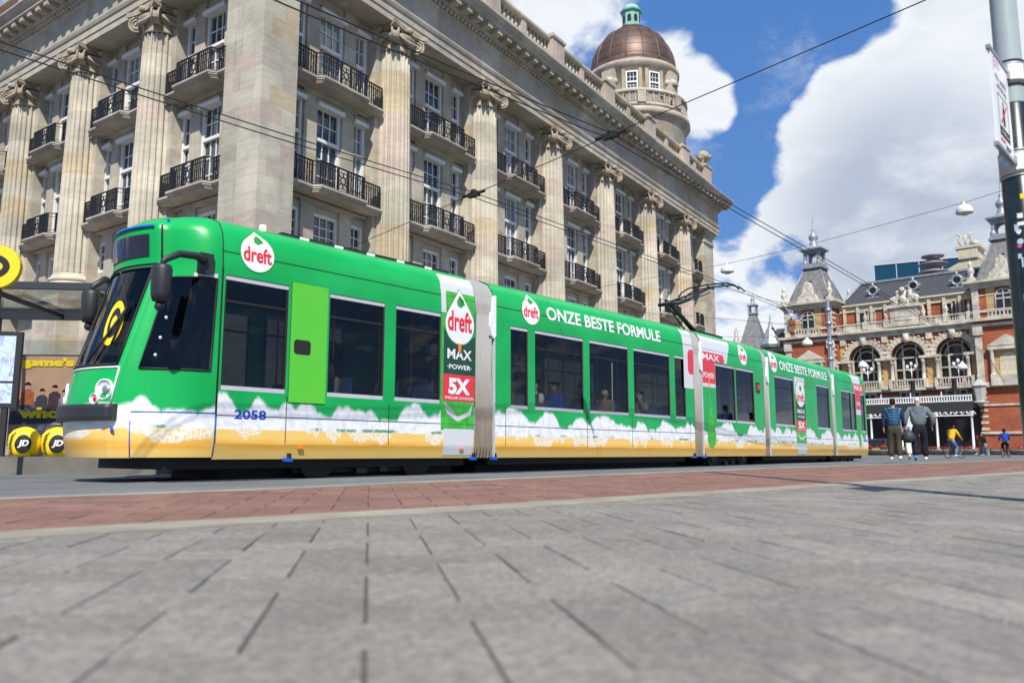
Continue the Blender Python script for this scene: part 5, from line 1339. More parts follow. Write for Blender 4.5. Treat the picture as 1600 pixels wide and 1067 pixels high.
a.add(tl, [(k, (k + 1) % 4, 4 + (k + 1) % 4, 4 + k) for k in range(4)] + [(4, 5, 6, 7)]); tr_ = a.build('turret_roof', P('grey turret slate', (.17, .17, .17), .6, var=.3, vscale=2.5), an)
a = MB(); a.box(1.1, 2.2, 1.1, 2.2, 17.6, 17.8)
for sx in (1.25, 2.05):
    for sy in (1.25, 2.05): a.box(sx - .09, sx + .09, sy - .09, sy + .09, 17.8, 18.7)
a.box(1.05, 2.25, 1.05, 2.25, 18.7, 18.85); a.lathe([(.6, 18.85), (.3, 19.1), (.18, 19.3), (.28, 19.55), (.1, 19.8), (.03, 20.3)], 8, 1.65, 1.65); a.build('turret_lantern', 'zinc', tr_)
a = MB().lathe([(1.15, 13), (1.3, 13.4), (1.1, 13.8), (.5, 15.3), (.3, 15.6), (.12, 16.4), (.01, 17.3)], 8, 4.1, -.3, 0, False); a.build('small_turret', 'zinc', an)
a = MB().lathe([(.4, 13), (.3, 13.6), (.45, 14.2), (.2, 14.8), (.3, 15.2), (.02, 16)], 8, -.2, .2); a.build('corner_finial', 'sculpt', an)

# ------------------------------------------------------------------ people
def skin_mesh(name, nodes, edges, mat, sub=1, root=0):
    me = bpy.data.meshes.new('tmp'); me.from_pydata([n[0] for n in nodes], edges, [])
    o = bpy.data.objects.new('tmp', me); COL.objects.link(o)
    o.modifiers.new('Skin', 'SKIN'); m = o.modifiers.new('Sub', 'SUBSURF'); m.levels = sub; m.render_levels = sub
    if not me.skin_vertices: me.attributes  # layer is made with the modifier
    for i, n in enumerate(nodes):
        r = n[1]; sv_ = me.skin_vertices[0].data[i]; sv_.radius = r if isinstance(r, tuple) else (r, r); sv_.use_root = (i == root)
    dg = bpy.context.evaluated_depsgraph_get(); out = bpy.data.meshes.new_from_object(o.evaluated_get(dg)); out.name = name
    bpy.data.objects.remove(o); bpy.data.meshes.remove(me)
    out.materials.clear(); out.materials.append(M[mat] if isinstance(mat, str) else mat)
    for p in out.polygons: p.use_smooth = True
    return out
class Fig:
    """articulated figure: joints in local metres, facing +Y, feet at z=0"""
    def __init__(s, h=1.78):
        k = h / 1.78; s.k = k
        s.j = dict(pelvis=(0, 0, .96), waist=(0, 0, 1.08), chest=(0, .0, 1.30), neck=(0, 0, 1.50), head=(0, .015, 1.64), crown=(0, .0, 1.75),
                   shl=(-.19, 0, 1.44), shr=(.19, 0, 1.44), ell=(-.25, -.02, 1.17), elr=(.25, -.02, 1.17), wrl=(-.26, .06, .93), wrr=(.26, .06, .93),
                   hpl=(-.095, 0, .93), hpr=(.095, 0, .93), knl=(-.10, .03, .51), knr=(.10, .03, .51), anl=(-.10, 0, .09), anr=(.10, 0, .09), tol=(-.11, .16, .04), tor=(.11, .16, .04))
    def set(s, **kw): s.j.update(kw); return s
    def p(s, n, d=(0, 0, 0)): a = s.j[n]; return tuple((a[i] + d[i]) * s.k for i in range(3))
    def body(s, mat):
        N = []; E = []; idx = {}
        def add(n, r, d=(0, 0, 0)): idx[n] = len(N); N.append((s.p(n, d), r)); return idx[n]
        for n, r in (('pelvis', (.14, .11)), ('waist', (.13, .10)), ('chest', (.16, .11)), ('neck', .055), ('head', (.075, .09)), ('crown', (.055, .065))): add(n, r)
        for a, b2 in (('pelvis', 'waist'), ('waist', 'chest'), ('chest', 'neck'), ('neck', 'head'), ('head', 'crown')): E.append((idx[a], idx[b2]))
        h = s.j['head']                                     # nose and ears belong to the same surface
        f = s.j.get('face', (0, 1, 0)); nx = len(N); N.append(((h[0] * s.k + f[0] * .11, h[1] * s.k + f[1] * .11, (h[2] - .01) * s.k), .014)); E.append((idx['head'], nx))
        for sd in (-1, 1): q = len(N); N.append(((h[0] * s.k + sd * f[1] * .085, h[1] * s.k - sd * f[0] * .085, h[2] * s.k), .018)); E.append((idx['head'], q))
        for c in 'lr':
            for n, r in (('sh' + c, .055), ('el' + c, .042), ('wr' + c, .028), ('hp' + c, .085), ('kn' + c, .058), ('an' + c, .04), ('to' + c, .035)): add(n, r)
            E += [(idx['chest'], idx['sh' + c]), (idx['sh' + c], idx['el' + c]), (idx['el' + c], idx['wr' + c]), (idx['pelvis'], idx['hp' + c]), (idx['hp' + c], idx['kn' + c]), (idx['kn' + c], idx['an' + c]), (idx['an' + c], idx['to' + c])]
            w = Vector(s.p('wr' + c)); d = (w - Vector(s.p('el' + c))).normalized(); sd = Vector((0, 1, 0)) if abs(d.y) < .8 else Vector((1, 0, 0)); sd = (sd - d * sd.dot(d)).normalized(); nn = d.cross(sd)
            pm = len(N); N.append((tuple(w + d * .055), (.030, .018))); E.append((idx['wr' + c], pm))
            for q, ln in enumerate((.062, .075, .070, .055)):        # four curled fingers
                b0 = w + d * .09 + sd * (.026 - .0175 * q); a = len(N); N.append((tuple(b0), .009)); E.append((pm, a)); N.append((tuple(b0 + d * ln * .55 + nn * .008), .008)); E.append((a, a + 1)); N.append((tuple(b0 + d * ln * .9 + nn * .03), .0065)); E.append((a + 1, a + 2))
            a = len(N); N.append((tuple(w + d * .05 + sd * .042), .0095)); E.append((pm, a)); N.append((tuple(w + d * .085 + sd * .055 + nn * .012), .008)); E.append((a, a + 1))
        return skin_mesh('body', N, E, mat)
    def top(s, mat, fat=1.0, hem=.90, hood=False, sleeves=True, name='jacket'):
        N = []; E = []
        def a(p, r): N.append((tuple(p), r)); return len(N) - 1
        pz = s.p('pelvis')
        h = a((pz[0], pz[1], hem * s.k), (.175 * fat, .135 * fat)); w_ = a(s.p('waist'), (.172 * fat, .135 * fat)); c = a(s.p('chest'), (.195 * fat, .145 * fat)); up = a(s.p('chest', (0, 0, .13)), (.15 * fat, .12 * fat)); n = a(s.p('neck', (0, 0, -.02)), (.075, .07))
        E += [(h, w_), (w_, c), (c, up), (up, n)]
        for q in 'lr':
            sh = a(s.p('sh' + q), .082 * fat); E.append((up, sh))
            if sleeves:
                el = a(s.p('el' + q), .066 * fat); wr = a(s.p('wr' + q), .048 * fat); E += [(sh, el), (el, wr)]
            else: 
                el = a([(s.p('sh' + q)[i] * .5 + s.p('el' + q)[i] * .5) for i in range(3)], .062); E.append((sh, el))
        if hood: hd_ = a(s.p('neck', (0, -.09, .0)), (.11, .06)); E.append((n, hd_))
        return skin_mesh(name, N, E, mat, root=2)
    def trousers(s, mat, fat=1.0, name='trousers'):
        N = []; E = []
        def a(p, r): N.append((tuple(p), r)); return len(N) - 1
        w_ = a(s.p('waist', (0, 0, -.02)), (.155, .12)); pv = a(s.p('pelvis', (0, 0, -.04)), (.165 * fat, .135 * fat)); E.append((w_, pv))
        for q in 'lr':
            hp = a(s.p('hp' + q, (0, 0, -.08)), .105 * fat); kn = a(s.p('kn' + q), .085 * fat); an_ = a(s.p('an' + q, (0, 0, .02)), .078 * fat); E += [(pv, hp), (hp, kn), (kn, an_)]
        return skin_mesh(name, N, E, mat, root=1)
    def shoe(s, q, mat):
        a_, t_ = Vector(s.p('an' + q)), Vector(s.p('to' + q)); d = (t_ - a_)
        N = [(tuple(a_ - d * .35 + Vector((0, 0, -.035))), (.042, .04)), (tuple(a_ + Vector((0, 0, -.02))), (.046, .055)), (tuple(t_ - d * .15), (.048, .038)), (tuple(t_ + d * .22), (.036, .026))]
        return skin_mesh('shoe', N, [(0, 1), (1, 2), (2, 3)], mat, root=1)
    def hair(s, mat, long=0., name='hair'):
        f = Vector(s.j.get('face', (0, 1, 0))); h = Vector(s.p('head')); c = Vector(s.p('crown'))
        N = [(tuple(c - f * .015 + Vector((0, 0, .012))), (.066, .074)), (tuple(h - f * .035 + Vector((0, 0, .035))), (.088, .085)), (tuple(h - f * .06 - Vector((0, 0, .05 + long))), (.062, .045))]
        return skin_mesh(name, N, [(0, 1), (1, 2)], mat, root=1)
    def cap(s, mat):
        f = Vector(s.j.get('face', (0, 1, 0))); h = Vector(s.p('head')); c = Vector(s.p('crown'))
        N = [(tuple(c + Vector((0, 0, .03))), (.078, .088)), (tuple(h + Vector((0, 0, .05)) - f * .015), (.108, .118)), (tuple(h + f * .17 + Vector((0, 0, .06))), (.06, .012)), (tuple(h - f * .05 - Vector((0, 0, .02))), (.085, .07))]
        return skin_mesh('cap', N, [(0, 1), (1, 2), (1, 3)], mat, root=1)
def person(label, loc, rz, fig, skin='skin', top=None, bottom=None, shoes=None, hair=None, cap=None, group=None, extra=None):
    t = thing('person', label, 'person', loc, rz, group)
    put(fig.body(skin), 'body', t)
    if top: put(fig.top(**top), top.get('name', 'jacket'), t)
    if bottom: put(fig.trousers(**bottom), 'trousers', t)
    if shoes:
        for q in 'lr': put(fig.shoe(q, shoes if isinstance(shoes, str) else shoes['lr'.index(q)]), 'shoe', t)
    if hair: put(fig.hair(**hair), 'hair', t)
    if cap: put(fig.cap(cap), 'cap', t)
    return t
def cloth(name, col, var=.2, vs=6): 
    M[name] = P(name, col, .85, var=var, vscale=vs, spec=.2, bump=.35, bscale=9); return name
cloth('navy cotton', (.022, .028, .055)); cloth('grey nylon', (.14, .175, .195)); cloth('olive cotton', (.050, .048, .030)); cloth('dark navy cotton', (.012, .014, .022)); cloth('yellow knit', (.70, .42, .03)); cloth('denim', (.10, .17, .32)); cloth('pale denim', (.26, .38, .52))
cloth('black cotton', (.012, .012, .013)); cloth('blue vest', (.01, .06, .30)); cloth('white cotton', (.68, .68, .67)); cloth('dark brown hair', (.02, .013, .009)); cloth('black hair', (.008, .007, .006)); cloth('bright blue shoe', (.02, .28, .60)); cloth('beige sole', (.50, .40, .27)); cloth('cream knit', (.50, .45, .38)); cloth('red hair band', (.55, .03, .03)); cloth('sand coat', (.20, .15, .10))
def quilt_mat():
    m, t, b = newmat('blue quilted nylon')
    o = t.n('ShaderNodeTexCoord').outputs['Object']; x, y, z = t.sep(o)[:3]
    q = t.m('ABSOLUTE', t.m('SINE', t.m('MULTIPLY', t.m('ADD', z, t.m('MULTIPLY', t.m('ABSOLUTE', t.m('SINE', t.m('MULTIPLY', x, 22.))), .02)), 38.)))
    b.inputs['Roughness'].default_value = .5; t.put(b, 'Base Color', t.mix(t.noise(o, 7., 3), (.012, .062, .13, 1), (.02, .10, .20, 1)))
    bp = t.n('ShaderNodeBump'); t.put(bp, 'Strength', .5); t.put(bp, 'Distance', .02); t.put(bp, 'Height', q); t.put(b, 'Normal', bp.outputs[0])
    return m
M['quilt'] = quilt_mat()
def rgz(y): return gz(y) - .085

# two men walking away along the red path, and a person in white just ahead of them
f1 = Fig(1.86).set(wrl=(-.27, -.02, .93), ell=(-.27, -.05, 1.18), wrr=(.24, .1, .95), knl=(-.11, .06, .52), anl=(-.11, .02, .09), tol=(-.12, .17, .05), knr=(.10, .0, .50), anr=(.11, -.16, .11), tor=(.12, -.01, .04))
Y1 = 23.9; pm1 = person('man in blue quilted vest with navy sleeves and olive trousers walking away', (.475 * Y1 - .0, Y1, gz(Y1) + .008), R(-22), f1, 'skin', dict(mat='navy cotton', fat=1.02, hem=.93), dict(mat='olive cotton', fat=1.14), 'white cotton', dict(mat='dark brown hair'))
vst = f1.top('quilt', 1.07, .92, sleeves=False, name='vest'); put(vst, 'vest', pm1)
f2 = Fig(1.87).set(wrl=(-.34, .0, .98), ell=(-.33, -.06, 1.20), elr=(.35, -.05, 1.20), wrr=(.34, .06, .97), shl=(-.21, 0, 1.43), shr=(.21, 0, 1.43), knl=(-.12, .0, .51), anl=(-.13, -.15, .12), tol=(-.14, .0, .04), knr=(.12, .06, .52), anr=(.13, .03, .09), tor=(.15, .19, .04))
Y2 = 23.7; pm2 = person('man in white cap and grey hooded jacket walking beside a man in a blue vest', (.506 * Y2, Y2, gz(Y2) + .008), R(-22), f2, 'skin', dict(mat='grey nylon', fat=1.22, hem=.95, hood=True), dict(mat='dark navy cotton', fat=1.2), ('bright blue shoe', 'white cotton'), None, 'white cotton')
bg = MB().lathe([(.02, .50), (.13, .52), (.185, .60), (.175, .74), (.10, .84), (.03, .88)], 12); bg.tube([(0, 0, .87), (.03, .02, .97)], .02, 6)
M['bagcloth'] = P('dark grey bag cloth', (.03, .033, .037), .6, bump=.4, bscale=8)
bag = bg.build('shoulder_bag', 'bagcloth', None, (.506 * Y2 - .33, Y2 - .02, gz(Y2) + .03)); tag(bag, 'dark grey cloth bag hanging from the hand of the man in the grey jacket', 'bag')
f3 = Fig(1.66).set(anl=(-.10, -.2, .16), knl=(-.1, .02, .50), tol=(-.1, -.05, .05))
Y3 = 25.6; person('person in white trousers walking just ahead between the two men', (.4955 * Y3, Y3, gz(Y3) + .008), R(-20), f3, 'skin', dict(mat='white cotton', hem=.93), dict(mat='white cotton', fat=1.05), 'beige sole', dict(mat='dark brown hair', long=.08))

# ------------------------------------------------------------------ bicycles
def bicycle(label, loc, rz, col='black'):
    t = thing('bicycle', label, 'bicycle', loc, rz)
    for y in (-.53, .53):
        w = MB(); w.tube([(0, y + .335 * cos(2 * pi * k / 24), .35 + .335 * sin(2 * pi * k / 24)) for k in range(25)], .018, 6)
        wh = w.build('wheel', 'rubber', t); s_ = MB()
        for k in range(9): a = pi * k / 9; s_.tube([(0, y + .33 * cos(a), .35 + .33 * sin(a)), (0, y - .33 * cos(a), .35 - .33 * sin(a))], .0035, 3, 0, False)
        s_.build('spokes', 'steel', wh)
    f = MB(); bb = (0, -.08, .30); st_ = (0, -.22, .86); hdp = (0, .36, .86)
    for a, b2, r in ((bb, st_, .018), (bb, (0, .40, .68), .020), ((0, -.18, .72), hdp, .018), (bb, (0, -.53, .35), .013), ((0, -.19, .76), (0, -.53, .35), .012), (hdp, (0, .53, .35), .016), (hdp, (0, .34, 1.02), .014)): f.tube([a, b2], r, 6)
    f.tube([(-.28, .16, 1.02), (-.24, .30, 1.05), (0, .34, 1.02), (.24, .30, 1.05), (.28, .16, 1.02)], .014, 6); f.build('frame', col, t)
    f = MB().lathe([(.02, .92), (.10, .90), (.09, .86), (.02, .84)], 8, 0, -.24, rz=1.5); f.build('saddle', 'rubber', t)
    MB().box(-.07, .07, -.80, -.34, .70, .73).build('carrier', 'black', t)
    f = MB(); f.tube([(.06, -.08, .30), (.09, -.08, .14)], .012, 5); f.tube([(-.06, -.08, .30), (-.09, -.08, .46)], .012, 5); f.box(.06, .18, -.12, -.04, .125, .145); f.box(-.18, -.06, -.12, -.04, .455, .475); f.build('pedals', 'black', t)
    return t
def rider(lean=.12, wide=0.):
    return Fig(1.72).set(pelvis=(0, -.22, .98), waist=(0, -.18, 1.10), chest=(0, -.18 + lean, 1.32), neck=(0, -.14 + lean, 1.52), head=(0, -.11 + lean, 1.66), crown=(0, -.12 + lean, 1.77),
        shl=(-.18, -.16 + lean, 1.45), shr=(.18, -.16 + lean, 1.45), ell=(-.28, .0, 1.24), elr=(.28, .0, 1.24), wrl=(-.27, .18, 1.08), wrr=(.27, .18, 1.08), hpl=(-.09, -.2, .95), hpr=(.09, -.2, .95), knl=(-.12, .14, .82), knr=(.12, .06, .58), anl=(-.11, -.05, .50), anr=(.12, -.10, .18), tol=(-.11, .08, .48), tor=(.12, .05, .15))
def cyclist(lb, lr, X, Y, rz, top, bottom, hair, shoes='white cotton', lean=.12):
    bicycle(lb, (X, Y, rgz(Y)), rz); return person(lr, (X, Y, rgz(Y)), rz, rider(lean), 'skin', dict(mat=top, hem=.93), dict(mat=bottom), shoes, dict(mat=hair, long=.06))
cyclist('black city bicycle ridden by the person in the yellow top', 'cyclist in a yellow top and blue jeans riding a black bicycle past the planters', .548 * 41, 41, R(-62), 'yellow knit', 'denim', 'dark brown hair')
cyclist('dark bicycle ridden by the person in the blue vest at the right', 'cyclist in a bright blue vest riding away beside the lamp pole', .611 * 50, 50, R(-15), 'blue vest', 'black cotton', 'black hair', 'black cotton')
bicycle('dark bicycle pushed along by the person in pale jeans', (.5795 * 63, 62.6, rgz(63)), R(-70))
f4 = Fig(1.76).set(wrl=(-.2, .28, 1.0), ell=(-.24, .1, 1.16), knr=(.1, .12, .52), anr=(.1, .18, .10), tor=(.1, .33, .08), knl=(-.1, -.02, .5), anl=(-.1, -.2, .12), tol=(-.1, -.06, .05), chest=(0, .1, 1.3), neck=(0, .16, 1.48), head=(0, .2, 1.62), crown=(0, .2, 1.73), shl=(-.18, .1, 1.42), shr=(.18, .1, 1.42), waist=(0, .04, 1.08))
person('person in black jacket and pale jeans bending forward beside a bicycle', (.587 * 63, 63, rgz(63)), R(60), f4, 'skin', dict(mat='black cotton', fat=1.05), dict(mat='pale denim'), 'white cotton', dict(mat='black hair', long=.08))

# ------------------------------------------------------------------ planters with red flowers
def planter_flowers(seed):
    r = random.Random(seed); mb = MB()
    for k in range(150):
        a = r.uniform(0, 2 * pi); q = 1.15 * sqrt(r.random()); x, y = q * cos(a), q * sin(a); z = .5 + r.uniform(0, .34); s_ = r.uniform(.06, .11)
        n1, n2 = Vector((r.uniform(-1, 1), r.uniform(-1, 1), r.uniform(-.3, 1))).normalized(), Vector((r.uniform(-1, 1), r.uniform(-1, 1), r.uniform(-1, 1))).normalized(); n2 = (n2 - n1 * n1.dot(n2)).normalized()
        p = Vector((x, y, z)); mb.add([p - n1 * s_, p - n2 * s_ * .7, p + n1 * s_, p + n2 * s_ * .7], [(0, 1, 2, 3)], 0 if z > .62 and r.random() < .7 else 1)
    return mb
M['petal'] = P('red petal', (.55, .02, .03), .5, var=.3); M['foliage'] = P('dark foliage', (.05, .09, .03), .7, var=.4, vscale=8)
pl_me = MB().lathe([(.0, .02), (.62, .02), (.95, .16), (1.22, .42), (1.26, .50), (1.14, .52), (1.08, .46), (.0, .44)], 24).mesh('planter', P('pale concrete planter', (.24, .225, .195), .85, var=.2))
PL = [('half hidden behind the tram tail', 1373), ('left of the yellow cyclist', 1465), ('just right of the yellow cyclist', 1511), ('between the black jacket and the blue cyclist', 1551), ('rightmost, beside the street pole', 1593), ('behind the two walking men', 1419)]
for i, (pos, px) in enumerate(PL):
    Y = 76 if i != 0 else 72; X = (px - 800) / 1262 * Y
    t = thing('planter', 'bowl planter of red flowers ' + pos, 'planter', (X, Y, rgz(Y)), i * 1.1, 'flower planters in front of the theatre'); t.scale = (.80, .80, .95)
    put(pl_me, 'bowl', t); planter_flowers(i).build('flowers', ['petal', 'foliage'], t, recalc=False)['kind'] = 'stuff'

# dark car behind the tail of the tram
car = thing('parked_car', 'dark car with red tail lamps just behind the rear of the tram', 'car', (.4545 * 74, 74, rgz(74)), R(-30))
c = MB(); c.exty([(-2.1, .3), (2.1, .3), (2.15, .75), (1.9, .95), (1.2, 1.02), (.6, 1.45), (-1.1, 1.48), (-1.8, 1.02), (-2.15, .95)], -.85, .85)
c.build('body', P('dark car paint', (.02, .022, .028), .25, coat=.5), car, rz=R(90))
for sx in (-1.3, 1.3):
    for sy in (-.8, .8): MB().add([(sy + dx, sx + .31 * cos(2 * pi * k / 14), .31 + .31 * sin(2 * pi * k / 14)) for dx in (-.1, .1) for k in range(14)], [tuple(range(14)), tuple(range(14, 28))] + [(k, (k + 1) % 14, 14 + (k + 1) % 14, 14 + k) for k in range(14)]).build('wheel', 'rubber', car)
for sx in (-.62, .62): MB().box(sx - .18, sx + .18, -2.17, -2.10, .72, .90).build('tail_lamp', 'lamp_red', car)
MB().box(-.3, .3, -2.17, -2.12, .5, .62).build('number_plate', 'yellow', car); MB().box(-.7, .7, -1.72, -1.3, 1.05, 1.36).build('rear_window', 'winglass', car)

# ------------------------------------------------------------------ passengers behind the tram windows
def seated(face=(-1, 0, 0)):
    return Fig(1.70).set(pelvis=(0, 0, .52), waist=(0, 0, .66), chest=(.02, 0, .90), neck=(.02, 0, 1.10), head=(face[0] * .02, 0, 1.24), crown=(.01, 0, 1.35), shl=(0, -.18, 1.03), shr=(0, .18, 1.03), ell=(-.06, -.24, .78), elr=(-.06, .24, .78), wrl=(-.26, -.14, .72), wrr=(-.26, .14, .72),
        hpl=(-.05, -.09, .50), hpr=(-.05, .09, .50), knl=(-.42, -.1, .52), knr=(-.42, .1, .52), anl=(-.44, -.1, .10), anr=(-.44, .1, .10), tol=(-.58, -.1, .05), tor=(-.58, .1, .05), face=face)
def passenger(label, sec_loc, a, s, y, top, skin='skin', hair='black hair', long=.08, raise_=False, turn=0.):
    f = seated()
    if raise_: f.set(ell=(-.12, -.24, .86), wrl=(-.16, -.10, 1.18))
    p = tw(0, 0, 0); ca, sa = cos(a), sin(a)
    loc = TP + TT * (sec_loc[0] + s * ca - y * sa) + TN * (sec_loc[1] + s * sa + y * ca) + Vector((0, 0, .40))
    return person(label, loc, TRZ + a + turn, f, skin, dict(mat=top, hem=.48), dict(mat='black cotton'), 'black cotton', dict(mat=hair, long=long))
passenger('tram passenger in a cream knit jumper raising a hand to the mouth', (5.1, 0), 0, 1.62, .42, 'cream knit', 'skin', raise_=True)
passenger('tram passenger in a blue jacket looking down beside the one in cream', (5.1, 0), 0, 2.22, .42, 'blue vest', 'skin2', long=.0)
passenger('tram passenger in dark blue behind the middle window, hand raised to the face', (5.1, 0), 0, 3.18, .46, 'navy cotton', 'skin', raise_=True)
passenger('long-haired tram passenger in black beside the middle window post', (5.1, 0), 0, 3.98, .40, 'sand coat', 'skin', 'dark brown hair', .16)
passenger('tram passenger in a sand coat with a hand to the chin', (5.1, 0), 0, 5.42, .44, 'sand coat', 'skin', 'dark brown hair', .1, raise_=True)
passenger('bald tram passenger in a beige coat behind the second side window', (0, 0), 0, 2.05, .60, 'sand coat', 'skin', 'dark brown hair', .0)

# ------------------------------------------------------------------ tram stop on the left
def pz(y): return gz(y) + .195
sh = thing('tram_shelter', 'dark steel tram stop shelter with a glass roof at the left', 'shelter', (-9.0, 14.6, pz(14.6)), R(6))
s_ = MB(); zr = 3.05
for y in (-.6, 2.9): s_.box(-7, 2.2, y - .06, y + .06, zr - .08, zr + (.04 if y < 0 else .16))
for x in (-6, -4.2, -2.4, -.6, 1.2, 2.15): s_.box(x - .035, x + .035, -.54, 2.84, zr - .06, zr + .03)
s_.build('roof_frame', P('dark grey steel', (.055, .06, .068), .45, .4), sh)
MB().box(-7, 2.15, -.55, 2.85, zr + .045, zr + .06).build('roof_glass', 'clearglass', sh)
for x in (-5.5, -1.9, 1.3): MB().box(x - .06, x + .06, 2.72, 2.84, 0, zr - .08).build('post', 'black', sh)
for x0_, x1_ in ((-5.4, -2.0), (-1.8, 1.2)): MB().box(x0_, x1_, 2.76, 2.78, .2, 2.5).build('back_glass', 'clearglass', sh)
mc = thing('map_case', 'upright glazed route map case in a dark frame at the left edge', 'map case', (-9.25, 14.0, pz(14)), R(12))
MB().box(-.75, .55, -.05, .05, .85, 2.2).box(-.6, -.5, -.04, .04, 0, .85).box(.3, .4, -.04, .04, 0, .85).build('frame', 'black', mc)
def map_mat():
    m, t, b = newmat('printed route map'); o = t.n('ShaderNodeTexCoord').outputs['Object']
    n = t.noise(o, 6., 3, .6); col = t.mix(t.sm(n, .54, .6), (.58, .68, .74, 1), (.40, .45, .70, 1)); v = t.n('ShaderNodeTexVoronoi', feature='DISTANCE_TO_EDGE'); t.put(v, 'Vector', o); t.put(v, 'Scale', 5.)
    t.put(b, 'Base Color', t.mix(t.sm(v.outputs['Distance'], .01, .03, .6, 0.), col, (.20, .30, .65, 1))); b.inputs['Roughness'].default_value = .2; return m
M['map'] = map_mat(); MB().box(-.66, .46, -.056, -.051, 1.32, 2.12).box(-.66, .46, -.056, -.051, .93, 1.28).build('map_sheet', 'map', mc)
# advertising board: four people sitting against a warm wall, yellow lettering
ad = thing('poster_board', 'wide poster with yellow lettering over a group of young people, behind the tram nose', 'poster', (-8.55, 15.9, pz(15.9)), R(4))
AW0, AW1 = -1.30, 1.6
MB().box(AW0 - .04, AW1 + .04, -.04, .06, .2, 2.0).box(AW0, AW1, -.0, .05, .0, .2).build('board', 'black', ad)
MB().box(AW0, .25, -.044, -.041, 1.0, 1.97).build('poster_wall', P('peach printed wall', (.46, .27, .18), .6, var=.12, vscale=2.5), ad)
MB().box(.25, AW1, -.044, -.041, 1.0, 1.97).box(AW0, AW1, -.044, -.041, .30, 1.0).build('poster_shade', P('dark printed ground', (.028, .024, .028), .6, var=.5, vscale=5), ad)
pp = [(-1.02, 1.10, .24, (.36, .09, .025)), (-.74, 1.02, .21, (.03, .03, .045)), (-.50, 1.08, .22, (.05, .02, .03)), (-.30, .98, .23, (.38, .26, .36)), (-.06, 1.16, .22, (.02, .02, .03)), (.10, 1.02, .22, (.12, .13, .2)), (.30, 1.20, .24, (.42, .43, .48)), (.52, 1.06, .24, (.45, .45, .50)), (.80, 1.1, .25, (.05, .06, .1)), (1.1, 1.05, .25, (.3, .1, .1))]
pr_ = random.Random(2)
for k in range(46):
    x_, z_ = pr_.uniform(AW0 + .1, AW1 - .1), pr_.uniform(.40, 1.0); w_, h_ = pr_.uniform(.03, .12), pr_.uniform(.06, .2); c_ = pr_.choice([(.10, .09, .12), (.22, .14, .10), (.02, .02, .03), (.30, .28, .30), (.05, .06, .12)])
    MB().add([(x_ - w_, -.0455 - k * 1e-5, z_), (x_ + w_ * .7, -.0455 - k * 1e-5, z_ - h_ * .2), (x_ + w_, -.0455 - k * 1e-5, z_ + h_), (x_ - w_ * .4, -.0455 - k * 1e-5, z_ + h_ * .8)], [(0, 1, 2, 3)]).build('printed_patch', P('printed patch', c_, .6, var=.4, vscale=9), ad, recalc=False)
for i, (x, z, s2, col) in enumerate(pp):
    m_ = MB(); m_.add([(x - s2 * .55, -.047, z - .1), (x + s2 * .55, -.047, z - .1), (x + s2 * .52, -.047, z + s2 * .6), (x + s2 * .2, -.047, z + s2 * .85), (x - s2 * .2, -.047, z + s2 * .85), (x - s2 * .52, -.047, z + s2 * .6)], [tuple(range(6))], 0)
    m_.add([(x + s2 * .23 * cos(2 * pi * k / 14), -.050, z + s2 * 1.12 + s2 * .28 * sin(2 * pi * k / 14)) for k in range(14)], [tuple(range(14))], 1)
    m_.add([(x + s2 * .26 * cos(pi * k / 8), -.052, z + s2 * 1.2 + s2 * .26 * sin(pi * k / 8)) for k in range(9)], [tuple(range(9))], 2)
    m_.build('printed_sitter', [P('printed cloth', col, .6, var=.3, vscale=9), 'skin', 'black hair'], ad, recalc=False)
def flat_text(body, x, z, w, h, y, mat, parent, name='lettering', bold=.06):
    vs, fs = text2d(body, w, h, bold); return MB().add([(x + a, y, z + b2) for a, b2 in vs], fs).build(name, mat, parent, recalc=False)
flat_text("game's on", -1.18, 1.72, 1.50, .22, -.06, 'yellow', ad, bold=.07); flat_text("who's in", -1.16, .74, 1.45, .22, -.06, 'yellow', ad, bold=.07)
# round yellow sign
ys = thing('round_sign', 'round yellow sign with a thick black ring letter, cut by the left edge', 'sign', (-7.95, 12.1, pz(12.1)), R(8))
MB().add([(.335 * cos(2 * pi * k / 40), y, 2.92 + .335 * sin(2 * pi * k / 40)) for y in (-.05, .05) for k in range(40)], [tuple(range(40)), tuple(range(40, 80))] + [(k, (k + 1) % 40, 40 + (k + 1) % 40, 40 + k) for k in range(40)]).build('disc', 'yellow', ys)
def dloop(w, h): return [(-.22, -h), (-.22 + .05, -h)] + [(-.10 + w * cos(t_), h * sin(t_)) for t_ in [(-pi / 2 + pi * k / 16) for k in range(17)]] + [(-.22, h)]
ym = MB(); o1, o2 = dloop(.29, .20), dloop(.19, .10); o2 = [(x * 1.0 + (.05 if x < -.15 else 0), z) for x, z in o2]
n = len(o1); ym.add([(x, -.055, 2.92 + z) for x, z in o1 + o2], [(k, (k + 1) % n, n + (k + 1) % n, n + k) for k in range(n)]); ym.build('sign_letter', 'rubber', ys, recalc=False)
MB().box(-.04, .04, .03, .10, 0, 3.0).build('post', 'black', ys)
